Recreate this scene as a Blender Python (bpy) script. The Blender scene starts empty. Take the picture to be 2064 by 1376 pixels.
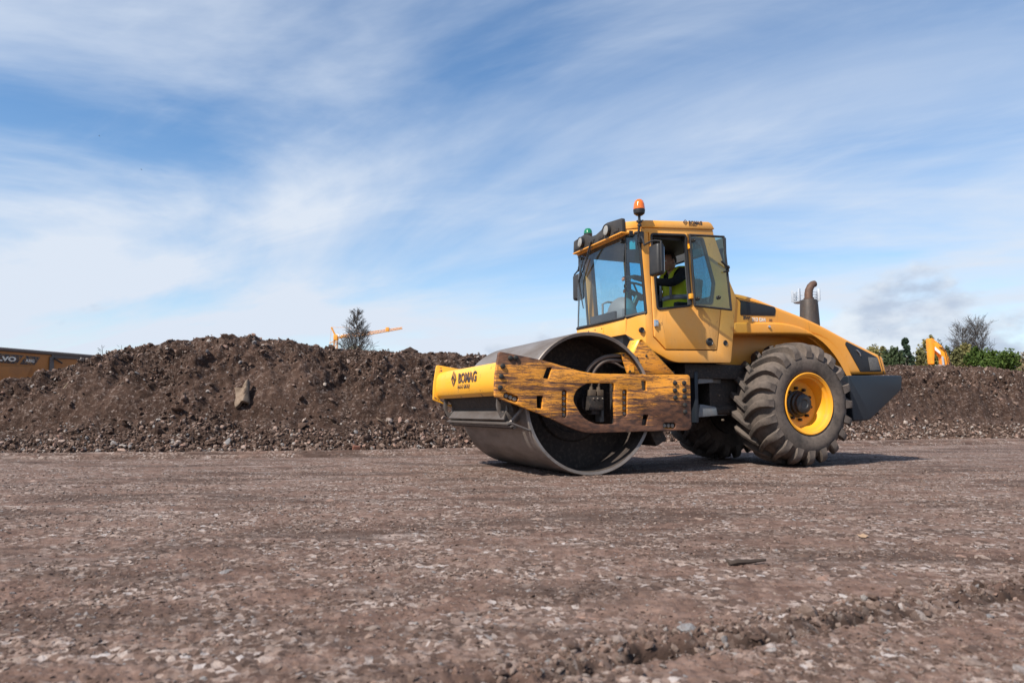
import bpy, bmesh, math, random
import numpy as np
from mathutils import Vector, Matrix, Euler
from mathutils.geometry import delaunay_2d_cdt
random.seed(7); RNG = np.random.default_rng(11)
SC = bpy.context.scene
COL = SC.collection
R = math.radians

# ------------------------------------------------------------------ camera
CAM_H, PITCH, FPX = 0.656, R(5.616), 1446.4          # 24-25 mm lens on full frame, held low
cd = bpy.data.cameras.new('camera'); cam = bpy.data.objects.new('camera', cd); COL.objects.link(cam)
cd.sensor_width = 36.0; cd.lens = 36.0*FPX/2064.0
cam.location = (0, 0, CAM_H); cam.rotation_euler = (R(90)+PITCH, 0, 0)
cd.clip_start = 0.05; cd.clip_end = 4000
cd.dof.use_dof = True; cd.dof.focus_distance = 7.6; cd.dof.aperture_fstop = 3.2
SC.camera = cam

# ------------------------------------------------------------------ sun, sky, exposure
SUN_EL = R(46); SUN_DIR2 = Vector((-0.71, -0.70)).normalized()
TO_SUN = Vector((SUN_DIR2.x*math.cos(SUN_EL), SUN_DIR2.y*math.cos(SUN_EL), math.sin(SUN_EL)))
sd = bpy.data.lights.new('sun', 'SUN'); sun = bpy.data.objects.new('sun', sd); COL.objects.link(sun)
sd.energy = 5.0; sd.angle = R(0.6); sd.color = (1.0, 0.93, 0.82)
sun.rotation_euler = TO_SUN.to_track_quat('Z', 'Y').to_euler(); sun.location = (-20, -15, 30)

W = bpy.data.worlds.new('World'); SC.world = W; W.use_nodes = True
nt = W.node_tree; nt.nodes.clear(); N = nt.nodes; L = nt.links
def wn(t, **k):
    n = N.new(t)
    for a, b in k.items(): setattr(n, a, b)
    return n
def wmath(op, a, b=None, c=None, clamp=False):
    n = wn('ShaderNodeMath', operation=op, use_clamp=clamp)
    for i, v in enumerate((a, b, c)):
        if v is None: continue
        if isinstance(v, (int, float)): n.inputs[i].default_value = v
        else: L.new(v, n.inputs[i])
    return n.outputs[0]
def wramp(v, lo, hi):
    n = wn('ShaderNodeMapRange', interpolation_type='SMOOTHSTEP')
    L.new(v, n.inputs[0]); n.inputs[1].default_value = lo; n.inputs[2].default_value = hi
    return n.outputs[0]
out = wn('ShaderNodeOutputWorld'); bg = wn('ShaderNodeBackground'); L.new(bg.outputs[0], out.inputs[0])
sky = wn('ShaderNodeTexSky', sky_type='NISHITA', sun_disc=False)
sky.sun_elevation = SUN_EL; sky.sun_rotation = math.atan2(SUN_DIR2.x, SUN_DIR2.y)
sky.air_density = 1.0; sky.dust_density = 0.3; sky.ozone_density = 1.6
tc = wn('ShaderNodeTexCoord'); sep = wn('ShaderNodeSeparateXYZ'); L.new(tc.outputs['Generated'], sep.inputs[0])
dx, dy, dz = sep.outputs
zz = wmath('ADD', wmath('MAXIMUM', dz, 0.0), 0.16)
px = wmath('DIVIDE', dx, zz); py = wmath('DIVIDE', dy, zz)
def cloudnoise(rot, sx, sy, off, scale, detail, rough, dist):
    c, s = math.cos(rot), math.sin(rot)
    u = wmath('ADD', wmath('MULTIPLY', px, c*sx), wmath('MULTIPLY', py, s*sx))
    v = wmath('ADD', wmath('MULTIPLY', px, -s*sy), wmath('MULTIPLY', py, c*sy))
    cb = wn('ShaderNodeCombineXYZ'); L.new(u, cb.inputs[0]); L.new(v, cb.inputs[1]); cb.inputs[2].default_value = off
    n = wn('ShaderNodeTexNoise'); L.new(cb.outputs[0], n.inputs['Vector'])
    n.inputs['Scale'].default_value = scale; n.inputs['Detail'].default_value = detail
    n.inputs['Roughness'].default_value = rough; n.inputs['Distortion'].default_value = dist
    return n.outputs['Fac']
# high cirrus: broad veils and combed streaks on a flat layer far above
veil = wramp(cloudnoise(R(-22), 0.55, 1.0, 13.30, 0.50, 8, 0.56, 1.1), 0.40, 0.62)
streak = wramp(cloudnoise(R(-30), 0.55, 1.5, 22.20, 0.9, 8, 0.60, 1.0), 0.42, 0.76)
patch = wramp(cloudnoise(R(10), 0.7, 0.9, 13.22, 0.42, 4, 0.5, 0.6), 0.36, 0.62)
hz = wramp(dz, 0.42, -0.02)
cir = wmath('MULTIPLY', wmath('ADD', wmath('MULTIPLY', veil, 0.95), wmath('MULTIPLY', streak, 0.42)), wmath('ADD', wmath('MULTIPLY', patch, 0.75), 0.25))
cir = wmath('ADD', cir, wmath('ADD', wmath('MULTIPLY', hz, 0.30), wmath('MULTIPLY', wramp(dz, 0.16, -0.01), 0.55)), clamp=True)
# low cumulus near the horizon
def dirnoise(dzoff, scale, detail, off):
    cb = wn('ShaderNodeCombineXYZ'); L.new(dx, cb.inputs[0]); L.new(dy, cb.inputs[1])
    L.new(wmath('ADD', wmath('MULTIPLY', dz, 1.9), dzoff), cb.inputs[2])
    n = wn('ShaderNodeTexNoise', noise_dimensions='4D'); L.new(cb.outputs[0], n.inputs['Vector'])
    n.inputs['W'].default_value = off
    n.inputs['Scale'].default_value = scale; n.inputs['Detail'].default_value = detail; n.inputs['Roughness'].default_value = 0.55
    return n.outputs['Fac']
cover = dirnoise(0.0, 1.6, 2, 12.25)
low = wramp(dz, 0.25, 0.03)
cu_f = wmath('ADD', dirnoise(0.0, 7.0, 7, 5.90), wmath('MULTIPLY', wmath('SUBTRACT', cover, 0.5), 0.9))
cu_f = wmath('ADD', cu_f, wmath('MULTIPLY', wmath('SUBTRACT', low, 0.75), 0.45))
cu = wramp(cu_f, 0.52, 0.63)
cu_lit = wramp(wmath('SUBTRACT', dirnoise(0.05, 7.0, 7, 5.90), dirnoise(-0.05, 7.0, 7, 5.90)), 0.17, -0.08)
skyhsv = wn('ShaderNodeHueSaturation'); L.new(sky.outputs[0], skyhsv.inputs['Color'])
skyhsv.inputs['Saturation'].default_value = 1.22; skyhsv.inputs['Value'].default_value = 0.86
mix1 = wn('ShaderNodeMix', data_type='RGBA'); L.new(cir, mix1.inputs[0]); L.new(skyhsv.outputs[0], mix1.inputs[6]); mix1.inputs[7].default_value = (3.75, 4.15, 4.75, 1)
cuc = wn('ShaderNodeMix', data_type='RGBA'); L.new(cu_lit, cuc.inputs[0]); cuc.inputs[6].default_value = (2.5, 2.95, 3.7, 1); cuc.inputs[7].default_value = (4.2, 4.5, 4.85, 1)
mix2 = wn('ShaderNodeMix', data_type='RGBA'); L.new(wmath('MULTIPLY', cu, 0.9), mix2.inputs[0]); L.new(mix1.outputs[2], mix2.inputs[6]); L.new(cuc.outputs[2], mix2.inputs[7])
L.new(mix2.outputs[2], bg.inputs[0]); bg.inputs[1].default_value = 0.135
vs = SC.view_settings; vs.view_transform = 'Standard'; vs.look = 'None'; vs.gamma = 1.0; vs.exposure = 0.52
try: vs.use_curve_mapping = False
except Exception: pass

# ------------------------------------------------------------------ material helpers
class MT:
    def __init__(s, name, base=(.5,.5,.5), rough=.6, metal=0.0, spec=.5):
        s.m = bpy.data.materials.new(name); s.m.use_nodes = True; s.nt = s.m.node_tree
        s.b = s.nt.nodes['Principled BSDF']; s.set('Base Color', (*base, 1)); s.set('Roughness', rough); s.set('Metallic', metal); s.set('Specular IOR Level', spec)
        s.tc = None
    def set(s, k, v):
        if hasattr(v, 'links') or hasattr(v, 'is_linked'): s.nt.links.new(v, s.b.inputs[k])
        else: s.b.inputs[k].default_value = v
    def n(s, t, **k):
        x = s.nt.nodes.new(t)
        for a, b in k.items(): setattr(x, a, b)
        return x
    def lk(s, a, b):
        if isinstance(a, (int, float)): b.default_value = a
        elif isinstance(a, tuple): b.default_value = a if len(a) == 4 or b.type == 'VECTOR' else (*a, 1)
        else: s.nt.links.new(a, b)
    def co(s, scale=(1,1,1), kind='Object', loc=(0,0,0), rot=(0,0,0)):
        if s.tc is None: s.tc = s.n('ShaderNodeTexCoord')
        mp = s.n('ShaderNodeMapping'); s.nt.links.new(s.tc.outputs[kind], mp.inputs[0])
        mp.inputs['Scale'].default_value = scale; mp.inputs['Location'].default_value = loc; mp.inputs['Rotation'].default_value = rot
        return mp.outputs[0]
    def wpos(s, scale=(1,1,1)):
        g = s.n('ShaderNodeNewGeometry'); mp = s.n('ShaderNodeMapping'); s.nt.links.new(g.outputs['Position'], mp.inputs[0]); mp.inputs['Scale'].default_value = scale
        return mp.outputs[0]
    def noise(s, v, scale, detail=4, rough=.55, dist=0.0):
        x = s.n('ShaderNodeTexNoise'); s.nt.links.new(v, x.inputs['Vector'])
        x.inputs['Scale'].default_value = scale; x.inputs['Detail'].default_value = detail; x.inputs['Roughness'].default_value = rough; x.inputs['Distortion'].default_value = dist
        return x.outputs['Fac']
    def ramp(s, v, lo, hi, smooth=True):
        x = s.n('ShaderNodeMapRange', interpolation_type='SMOOTHSTEP' if smooth else 'LINEAR'); s.nt.links.new(v, x.inputs[0])
        x.inputs[1].default_value = lo; x.inputs[2].default_value = hi
        return x.outputs[0]
    def mix(s, f, a, b):
        x = s.n('ShaderNodeMix', data_type='RGBA'); s.lk(f, x.inputs[0]); s.lk(a, x.inputs[6]); s.lk(b, x.inputs[7])
        return x.outputs[2]
    def math(s, op, a, b=0.0, clamp=False):
        x = s.n('ShaderNodeMath', operation=op, use_clamp=clamp); s.lk(a, x.inputs[0]); s.lk(b, x.inputs[1])
        return x.outputs[0]
    def cramp(s, v, stops):
        x = s.n('ShaderNodeValToRGB'); s.nt.links.new(v, x.inputs[0]); e = x.color_ramp.elements
        e[0].position, e[0].color = stops[0][0], (*stops[0][1], 1)
        e[1].position, e[1].color = stops[-1][0], (*stops[-1][1], 1)
        for p, c in stops[1:-1]:
            k = e.new(p); k.color = (*c, 1)
        return x.outputs[0]
    def bump(s, h, strength=.4, dist=.01):
        x = s.n('ShaderNodeBump'); s.nt.links.new(h, x.inputs['Height']); x.inputs['Strength'].default_value = strength; x.inputs['Distance'].default_value = dist
        s.nt.links.new(x.outputs[0], s.b.inputs['Normal'])
def simple(name, base, rough=.6, metal=0.0, dirt=.25, dirtc=(.10,.075,.06), scale=3.0, spec=.5, bump=0.0):
    t = MT(name, base, rough, metal, spec); v = t.co()
    f = t.math('MULTIPLY', t.ramp(t.noise(v, scale, 6, .65), .42, .75), dirt)
    t.set('Base Color', t.mix(f, base, dirtc))
    t.set('Roughness', t.math('ADD', t.math('MULTIPLY', f, .35), rough))
    if bump: t.bump(t.noise(v, scale*18, 3), bump, .004)
    return t.m

YEL = (0.80, 0.315, 0.020)
def m_paint(name, YEL, dustf):
    t = MT(name, YEL, .38); v = t.co()
    d1 = t.math('MULTIPLY', t.ramp(t.noise(v, 1.6, 7, .62), .34, .74), dustf)
    c = t.mix(d1, YEL, (.70, .43, .17))
    st = t.ramp(t.noise(t.co((9, 9, .8)), 2.2, 5, .7), .60, .80)
    c = t.mix(t.math('MULTIPLY', st, .42), c, (.34, .20, .09))
    film = t.ramp(t.noise(t.co((1,1,.45)), .9, 6, .6), .40, .70); c = t.mix(t.math('MULTIPLY', film, .40), c, (.50,.31,.15))
    scr = t.ramp(t.math('ABSOLUTE', t.math('SUBTRACT', t.noise(t.co((2.2,2.2,.7)), 1.7, 3, .6, .8), .5)), .0035, .0008); c = t.mix(t.math('MULTIPLY', t.math('MULTIPLY', scr, t.ramp(t.noise(v, 3.1, 2), .52, .62)), .7), c, (.16,.07,.035))
    spk = t.ramp(t.noise(v, 60, 2, .5), .72, .77)
    c = t.mix(t.math('MULTIPLY', spk, .5), c, (.14, .08, .05))
    t.set('Base Color', c); t.set('Roughness', t.math('ADD', t.math('MULTIPLY', d1, 1.0), .34))
    t.bump(t.noise(v, 2.5, 2), .05, .02)
    return t.m
def m_plate():
    # heavily scraped paint: long horizontal gouges down to rusty brown steel
    t = MT('scraped_yellow_plate', YEL, .55)
    rust = t.mix(t.ramp(t.noise(t.co((1,1,2.5)), 9, 6, .7), .35, .65), (.045, .021, .014), (.150, .064, .033))
    big = t.noise(t.co((.9, 1, 1.6)), 1.9, 5, .6)
    g = t.n('ShaderNodeSeparateXYZ'); t.nt.links.new(t.co(), g.inputs[0]); X, Z = g.outputs[0], g.outputs[2]
    low = t.math('MULTIPLY', t.ramp(Z, .80, .48), .15)
    rear = t.math('MULTIPLY', t.math('MULTIPLY', t.ramp(X, -.55, -1.15), t.ramp(Z, .88, .66)), .13)
    nose = t.math('MULTIPLY', t.math('MULTIPLY', t.ramp(Z, 1.10, 1.22), t.ramp(X, .3, .7)), .20)
    bias = t.math('ADD', t.math('ADD', low, rear), nose)
    bias = t.math('ADD', bias, t.math('MULTIPLY', t.math('SUBTRACT', big, .5), .36))
    # worn patches with ragged, drawn-out edges
    fa = t.ramp(t.math('ADD', t.noise(t.co((.8, 1, 12), rot=(0, .03, 0)), 2.4, 10, .72, .6), bias), .545, .595)
    fs = t.ramp(t.math('ADD', t.noise(t.co((2.4, 5, 30), rot=(0, -.05, 0)), 2.6, 8, .75, .4), bias), .575, .63)
    f = t.math('MAXIMUM', fa, t.math('MULTIPLY', fs, .9))
    # single scratches: thin contour lines of stretched noise at three slants
    for sx_, sz_, ro, wd, of in ((.8, 7, .03, .010, 0), (1.1, 9, -.12, .008, 3), (.9, 8, .22, .006, 7), (2.0, 15, -.03, .012, 5)):
        n1 = t.noise(t.co((sx_, 1, sz_), loc=(of, 0, of), rot=(0, ro, 0)), 2.0, 4, .62, .3)
        ln = t.ramp(t.math('ABSOLUTE', t.math('SUBTRACT', n1, .5)), wd, wd*.25)
        br = t.ramp(t.math('ADD', t.noise(t.co((3, 1, 5), loc=(of, 0, 2)), 1.6, 3), bias), .38, .48)
        f = t.math('MAXIMUM', f, t.math('MULTIPLY', t.math('MULTIPLY', ln, br), .92))
    chip = t.ramp(t.noise(t.co(), 26, 6, .7), .66, .70); f = t.math('MAXIMUM', f, chip)
    pale = t.ramp(t.noise(t.co((1.3, 1, 24)), 3.1, 5, .7), .45, .70)
    paint = t.mix(t.math('MULTIPLY', pale, .55), (.76, .30, .024), (.60, .30, .10))
    halo = t.ramp(t.math('ADD', t.noise(t.co((.8, 1, 12), rot=(0, .03, 0)), 2.4, 10, .72, .6), bias), .49, .57); paint = t.mix(t.math('MULTIPLY', halo, .75), paint, (.27,.105,.032))
    t.set('Base Color', t.mix(f, paint, rust)); t.set('Roughness', t.math('ADD', t.math('MULTIPLY', f, .2), .48))
    t.bump(t.math('SUBTRACT', 1.0, f), .35, .004)
    return t.m
def m_beam():
    t = MT('chipped_yellow_paint', YEL, .42); v = t.co()
    chips = t.ramp(t.noise(v, 7.5, 8, .72), .615, .65)
    run = t.ramp(t.noise(t.co((1, 16, 1.3)), 1.2, 6, .7), .66, .74)
    wear = t.ramp(t.noise(t.co((1, 2, 5)), 2.4, 6, .7), .60, .72)
    c = t.mix(t.math('MULTIPLY', t.ramp(t.noise(v, 2, 5), .4, .8), .3), (.84, .40, .030), (.70, .42, .14))
    c = t.mix(t.math('MULTIPLY', wear, .35), c, (.72, .50, .30))
    c = t.mix(t.math('MULTIPLY', run, .45), c, (.45, .18, .05))
    t.set('Base Color', t.mix(chips, c, (.12, .05, .035))); t.bump(t.math('SUBTRACT', 1.0, chips), .25, .003)
    return t.m
def m_steel(name, ca, cb, rough, metal, sc, stretch=(1,1,1)):
    t = MT(name, ca, rough, metal); v = t.co(stretch)
    f = t.ramp(t.noise(v, sc, 8, .66), .30, .72)
    f2 = t.ramp(t.noise(t.co(), sc*9, 4, .6), .45, .75)
    c = t.mix(f, ca, cb); c = t.mix(t.math('MULTIPLY', f2, .35), c, (.16, .115, .09))
    t.set('Base Color', c); t.set('Roughness', t.math('ADD', t.math('MULTIPLY', f, .22), rough)); t.bump(t.noise(t.co(), 45, 4), .10, .003)
    return t.m
def m_tyre():
    t = MT('dusty_tyre_rubber', (.05,.045,.042), .85, 0, .3); v = t.co()
    f = t.ramp(t.noise(v, 3.2, 7, .65), .28, .66); f2 = t.ramp(t.noise(v, 22, 5, .7), .45, .72)
    c = t.mix(f, (.046, .039, .035), (.135, .107, .090)); c = t.mix(t.math('MULTIPLY', f2, .5), c, (.034, .028, .025))
    t.set('Base Color', c); t.bump(t.noise(v, 40, 5), .35, .006)
    return t.m
def m_glass(name, tint, gloss=(1,1,1), rough=.02, dust=.06):
    m = bpy.data.materials.new(name); m.use_nodes = True; n = m.node_tree.nodes; l = m.node_tree.links; n.clear()
    o = n.new('ShaderNodeOutputMaterial'); mx = n.new('ShaderNodeMixShader'); tr = n.new('ShaderNodeBsdfTransparent'); gl = n.new('ShaderNodeBsdfGlossy'); lw = n.new('ShaderNodeLayerWeight'); pw = n.new('ShaderNodeMath'); pw.operation = 'POWER'; fr = n.new('ShaderNodeMath'); fr.operation = 'MULTIPLY_ADD'
    tr.inputs[0].default_value = (*tint, 1); gl.inputs[0].default_value = (*gloss, 1); gl.inputs['Roughness'].default_value = rough; lw.inputs[0].default_value = .5; pw.inputs[1].default_value = 5; fr.inputs[1].default_value = .92; fr.inputs[2].default_value = .07; l.new(lw.outputs['Facing'], pw.inputs[0]); l.new(pw.outputs[0], fr.inputs[0])
    d = n.new('ShaderNodeBsdfDiffuse'); d.inputs[0].default_value = (.30, .27, .24, 1); mx2 = n.new('ShaderNodeMixShader')
    tcx = n.new('ShaderNodeTexCoord'); nz = n.new('ShaderNodeTexNoise'); nz.inputs['Scale'].default_value = 5; nz.inputs['Detail'].default_value = 6; l.new(tcx.outputs['Object'], nz.inputs['Vector'])
    mr = n.new('ShaderNodeMapRange'); l.new(nz.outputs[0], mr.inputs[0]); mr.inputs[1].default_value = .35; mr.inputs[2].default_value = .8; mr.inputs[3].default_value = .01; mr.inputs[4].default_value = dust
    l.new(fr.outputs[0], mx.inputs[0]); l.new(tr.outputs[0], mx.inputs[1]); l.new(gl.outputs[0], mx.inputs[2])
    l.new(mr.outputs[0], mx2.inputs[0]); l.new(mx.outputs[0], mx2.inputs[1]); l.new(d.outputs[0], mx2.inputs[2]); l.new(mx2.outputs[0], o.inputs[0])
    return m
def m_lamp(name, col, emit=0.0):
    t = MT(name, col, .12); t.set('Transmission Weight', .35); t.set('Coat Weight', .6)
    rib = t.n('ShaderNodeTexWave', wave_type='BANDS', bands_direction='Z'); t.nt.links.new(t.co(), rib.inputs[0]); rib.inputs['Scale'].default_value = 18; t.bump(rib.outputs[0], .3, .003)
    return t.m
def m_grille():
    t = MT('black_mesh_grille', (.018,.018,.02), .5); v = t.co((1,1,1), rot=(0, .6, 0))
    c = t.n('ShaderNodeTexVoronoi', feature='F1'); t.nt.links.new(v, c.inputs['Vector']); c.inputs['Scale'].default_value = 70; c.inputs['Randomness'].default_value = 0
    f = t.ramp(c.outputs['Distance'], .30, .55); t.set('Base Color', t.mix(f, (.002,.002,.003), (.016,.016,.018))); t.bump(f, .6, .004)
    return t.m

M = {}
M['yellow'] = m_paint('yellow_paint', YEL, .18); M['cab'] = m_paint('dusty_yellow_paint', (.82, .345, .038), .55); M['plate'] = m_plate(); M['beam'] = m_beam()
M['drum'] = m_steel('worn_drum_steel', (.25,.222,.205), (.115,.092,.078), .46, .42, 2.2, (1, .35, 1))
M['drum_in'] = m_steel('dark_drum_inside', (.022,.017,.015), (.045,.034,.029), .8, .1, 3)  # near-black steel for the drum's inner face and end discs
M['scraper'] = m_steel('bare_scraper_steel', (.17,.152,.142), (.075,.058,.050), .45, .45, 4, (1, .3, 1))
M['frame'] = m_steel('dirty_frame_steel', (.015,.014,.015), (.042,.034,.030), .6, .2, 4)
M['black'] = simple('black_plastic', (.016,.016,.018), .45, 0, .35, (.07,.06,.052))
M['visor'] = simple('charcoal_visor', (.030,.026,.024), .55, 0, .4, (.09,.075,.062))
M['rubber'] = simple('black_rubber_seal', (.012,.012,.014), .6, 0, .2)
M['blue'] = simple('blue_grey_cast_steel', (.014,.020,.029), .42, .1, .4, (.045,.040,.036), 2.0)
M['joint'] = m_steel('chalky_joint_casting', (.13,.155,.18), (.22,.215,.21), .6, .1, 5)
M['tyre'] = m_tyre(); M['rim'] = simple('yellow_rim_paint', (.78,.33,.018), .42, 0, .45, (.40,.24,.10), 5)
M['bolt'] = simple('dark_bolt', (.035,.036,.034), .5, .5, .4, (.10,.06,.04), 20)
M['steelbolt'] = simple('worn_bolt', (.20,.18,.16), .45, .5, .5, (.10,.06,.04), 25)
M['hose'] = simple('dusty_hose', (.10,.078,.066), .8, 0, .5, (.19,.15,.125), 9)
M['brass'] = simple('grimy_fitting', (.13,.10,.075), .55, .3, .5, (.06,.05,.04), 12)
M['exhaust'] = m_steel('rusty_exhaust', (.12,.066,.044), (.07,.045,.036), .6, .3, 5)
M['muffler'] = m_steel('dull_muffler_shield', (.075,.070,.068), (.06,.048,.042), .42, .5, 3, (3, 3, .6))
M['teal'] = m_glass('teal_tinted_glass', (.16,.60,.76)); M['paleteal'] = m_glass('pale_teal_glass', (.72,.92,.97)); M['clear'] = m_glass('clear_windscreen', (.80,.87,.90)); M['green'] = m_glass('olive_tinted_glass', (.42,.58,.50))
M['amber'] = m_lamp('amber_lens', (.95,.20,.010)); M['greenlens'] = m_lamp('green_lens', (.004,.22,.09))
M['lens'] = simple('clear_lamp_lens', (.36,.34,.31), .15, .3, .5, (.16,.14,.12), 14)
M['grille'] = m_grille(); M['meshmetal'] = simple('grey_wire_mesh', (.16,.15,.14), .55, .3, .6, (.05,.045,.04), 60)
M['ink'] = simple('dark_print', (.022,.025,.035), .5, 0, .75, (.55,.25,.04), 16); M['white'] = simple('white_print', (.70,.66,.58), .5, 0, .3, (.5,.3,.1), 14)
M['seat'] = simple('seat_fabric', (.03,.032,.036), .9); M['dash'] = simple('grey_dash_plastic', (.17,.175,.185), .6, 0, .2)
M['chrome'] = simple('chrome', (.6,.6,.6), .2, .9, .1)
M['paper'] = simple('pale_sticker', (.45,.62,.55), .6)

# ------------------------------------------------------------------ mesh helpers
def link(o, parent=None):
    COL.objects.link(o)
    if parent is not None: o.parent = parent
    return o
def finish(me, mat, smooth=35):
    if mat is not None:
        for m in (mat if isinstance(mat, (list, tuple)) else [mat]): me.materials.append(m)
    if smooth:
        me.polygons.foreach_set('use_smooth', [True]*len(me.polygons)); me.set_sharp_from_angle(angle=R(smooth))
    me.update()
class MB:
    def __init__(s): s.bm = bmesh.new()
    def vf(s, vs, fs, mi=0):
        v = [s.bm.verts.new(p) for p in vs]
        for f in fs:
            try:
                q = s.bm.faces.new([v[i] for i in f]); q.material_index = mi
            except ValueError: pass
        return v
    def box(s, a, b, bevel=0.0, rot=None, piv=None, mi=0):
        x0,y0,z0 = a; x1,y1,z1 = b
        c = [(x0,y0,z0),(x1,y0,z0),(x1,y1,z0),(x0,y1,z0),(x0,y0,z1),(x1,y0,z1),(x1,y1,z1),(x0,y1,z1)]
        if rot is not None:
            p = Vector(piv if piv else ((x0+x1)/2,(y0+y1)/2,(z0+z1)/2)); m = Euler(rot).to_matrix(); c = [tuple(m @ (Vector(q)-p) + p) for q in c]
        v = s.vf(c, [(0,3,2,1),(4,5,6,7),(0,1,5,4),(1,2,6,5),(2,3,7,6),(3,0,4,7)], mi)
        if bevel:
            es = list({e for q in v for e in q.link_edges}); bmesh.ops.bevel(s.bm, geom=es, offset=bevel, segments=2, affect='EDGES', profile=.6)
        return s
    def tube(s, pts, r, n=10, caps=True, mi=0):
        pts = [Vector(p) for p in pts]; rr = r if isinstance(r, (list, tuple)) else [r]*len(pts)
        rings = []; up = None
        for i, p in enumerate(pts):
            t = (pts[min(i+1,len(pts)-1)] - pts[max(i-1,0)]).normalized()
            if up is None: up = Vector((0,0,1)) if abs(t.z) < .9 else Vector((1,0,0))
            a = t.cross(up).normalized(); up = a.cross(t).normalized()
            rings.append([s.bm.verts.new(p + (a*math.cos(2*math.pi*k/n) + up*math.sin(2*math.pi*k/n))*rr[i]) for k in range(n)])
        for i in range(len(pts)-1):
            for k in range(n):
                f = s.bm.faces.new((rings[i][k], rings[i][(k+1)%n], rings[i+1][(k+1)%n], rings[i+1][k])); f.material_index = mi
        if caps:
            for q in (list(reversed(rings[0])), rings[-1]):
                f = s.bm.faces.new(q); f.material_index = mi
        return s
    def lathe(s, prof, c=(0,0,0), axis='y', n=48, closed=False):
        rings = []
        for r, h in prof:
            ring = []
            for k in range(n):
                a = 2*math.pi*k/n; u, v = r*math.cos(a), r*math.sin(a)
                p = {'y': (u, h, v), 'z': (u, v, h), 'x': (h, u, v)}[axis]
                ring.append(s.bm.verts.new((p[0]+c[0], p[1]+c[1], p[2]+c[2])))
            rings.append(ring)
        m = len(prof)
        for i in range(m if closed else m-1):
            A, B = rings[i], rings[(i+1) % m]
            for k in range(n):
                try: s.bm.faces.new((A[k], A[(k+1)%n], B[(k+1)%n], B[k]))
                except ValueError: pass
        if not closed:
            for ring, h in ((rings[0], prof[0][0]), (rings[-1], prof[-1][0])):
                if h > 1e-5: s.bm.faces.new(ring)
        return s
    def sphere(s, c, r, sc=(1,1,1), u=12, v=8):
        bmesh.ops.create_uvsphere(s.bm, u_segments=u, v_segments=v, radius=r, matrix=Matrix.Translation(c) @ Matrix.Diagonal((*sc, 1))); return s
    def build(s, name, mat, parent=None, smooth=35, fix=True):
        if fix: bmesh.ops.recalc_face_normals(s.bm, faces=s.bm.faces[:])
        me = bpy.data.meshes.new(name); s.bm.to_mesh(me); s.bm.free(); finish(me, mat, smooth)
        return link(bpy.data.objects.new(name, me), parent)
def rnd(pts, r, n=4):
    out_ = []; m = len(pts)
    for i in range(m):
        p = Vector(pts[i]); a = Vector(pts[i-1]) - p; b = Vector(pts[(i+1) % m]) - p
        rr = r[i] if isinstance(r, (list, tuple)) else r
        rr = min(rr, a.length*.45, b.length*.45)
        if rr < 1e-4: out_.append(tuple(p)); continue
        A = p + a.normalized()*rr; B = p + b.normalized()*rr
        for k in range(n+1):
            t = k/n; q = A*(1-t)**2 + p*2*t*(1-t) + B*t*t; out_.append(tuple(q))
    return out_
def curve_mesh(cu):
    o = bpy.data.objects.new('tmp', cu); COL.objects.link(o); bpy.context.view_layer.update()
    me = bpy.data.meshes.new_from_object(o.evaluated_get(bpy.context.evaluated_depsgraph_get()))
    bpy.data.objects.remove(o); bpy.data.curves.remove(cu); me.materials.clear()
    return me
def grow(poly, d):
    """offset a closed outline outwards by d (inwards when negative)"""
    P = [Vector(p) for p in poly]; n = len(P); A = sum(P[i-1].x*P[i].y-P[i].x*P[i-1].y for i in range(n)); sg = 1 if A > 0 else -1; o_ = []
    for i in range(n):
        a = (P[i]-P[i-1]).normalized(); b_ = (P[(i+1)%n]-P[i]).normalized(); na = Vector((a.y,-a.x))*sg; nb = Vector((b_.y,-b_.x))*sg; m_ = na+nb; m_ = m_/max(m_.length_squared, .5)*2; o_.append(tuple(P[i]+m_*d))
    return o_
def inside(p, poly):
    c = False; x, y = p; n = len(poly)
    for i in range(n):
        x0, y0 = poly[i-1]; x1, y1 = poly[i]
        if (y0 > y) != (y1 > y) and x < (x1-x0)*(y-y0)/(y1-y0)+x0: c = not c
    return c
def clean(poly):
    o_ = []
    for p in poly:
        if not o_ or (Vector(p)-Vector(o_[-1])).length > 8e-4: o_.append((p[0], p[1]))
    if (Vector(o_[0])-Vector(o_[-1])).length < 8e-4: o_.pop()
    return o_
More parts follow.
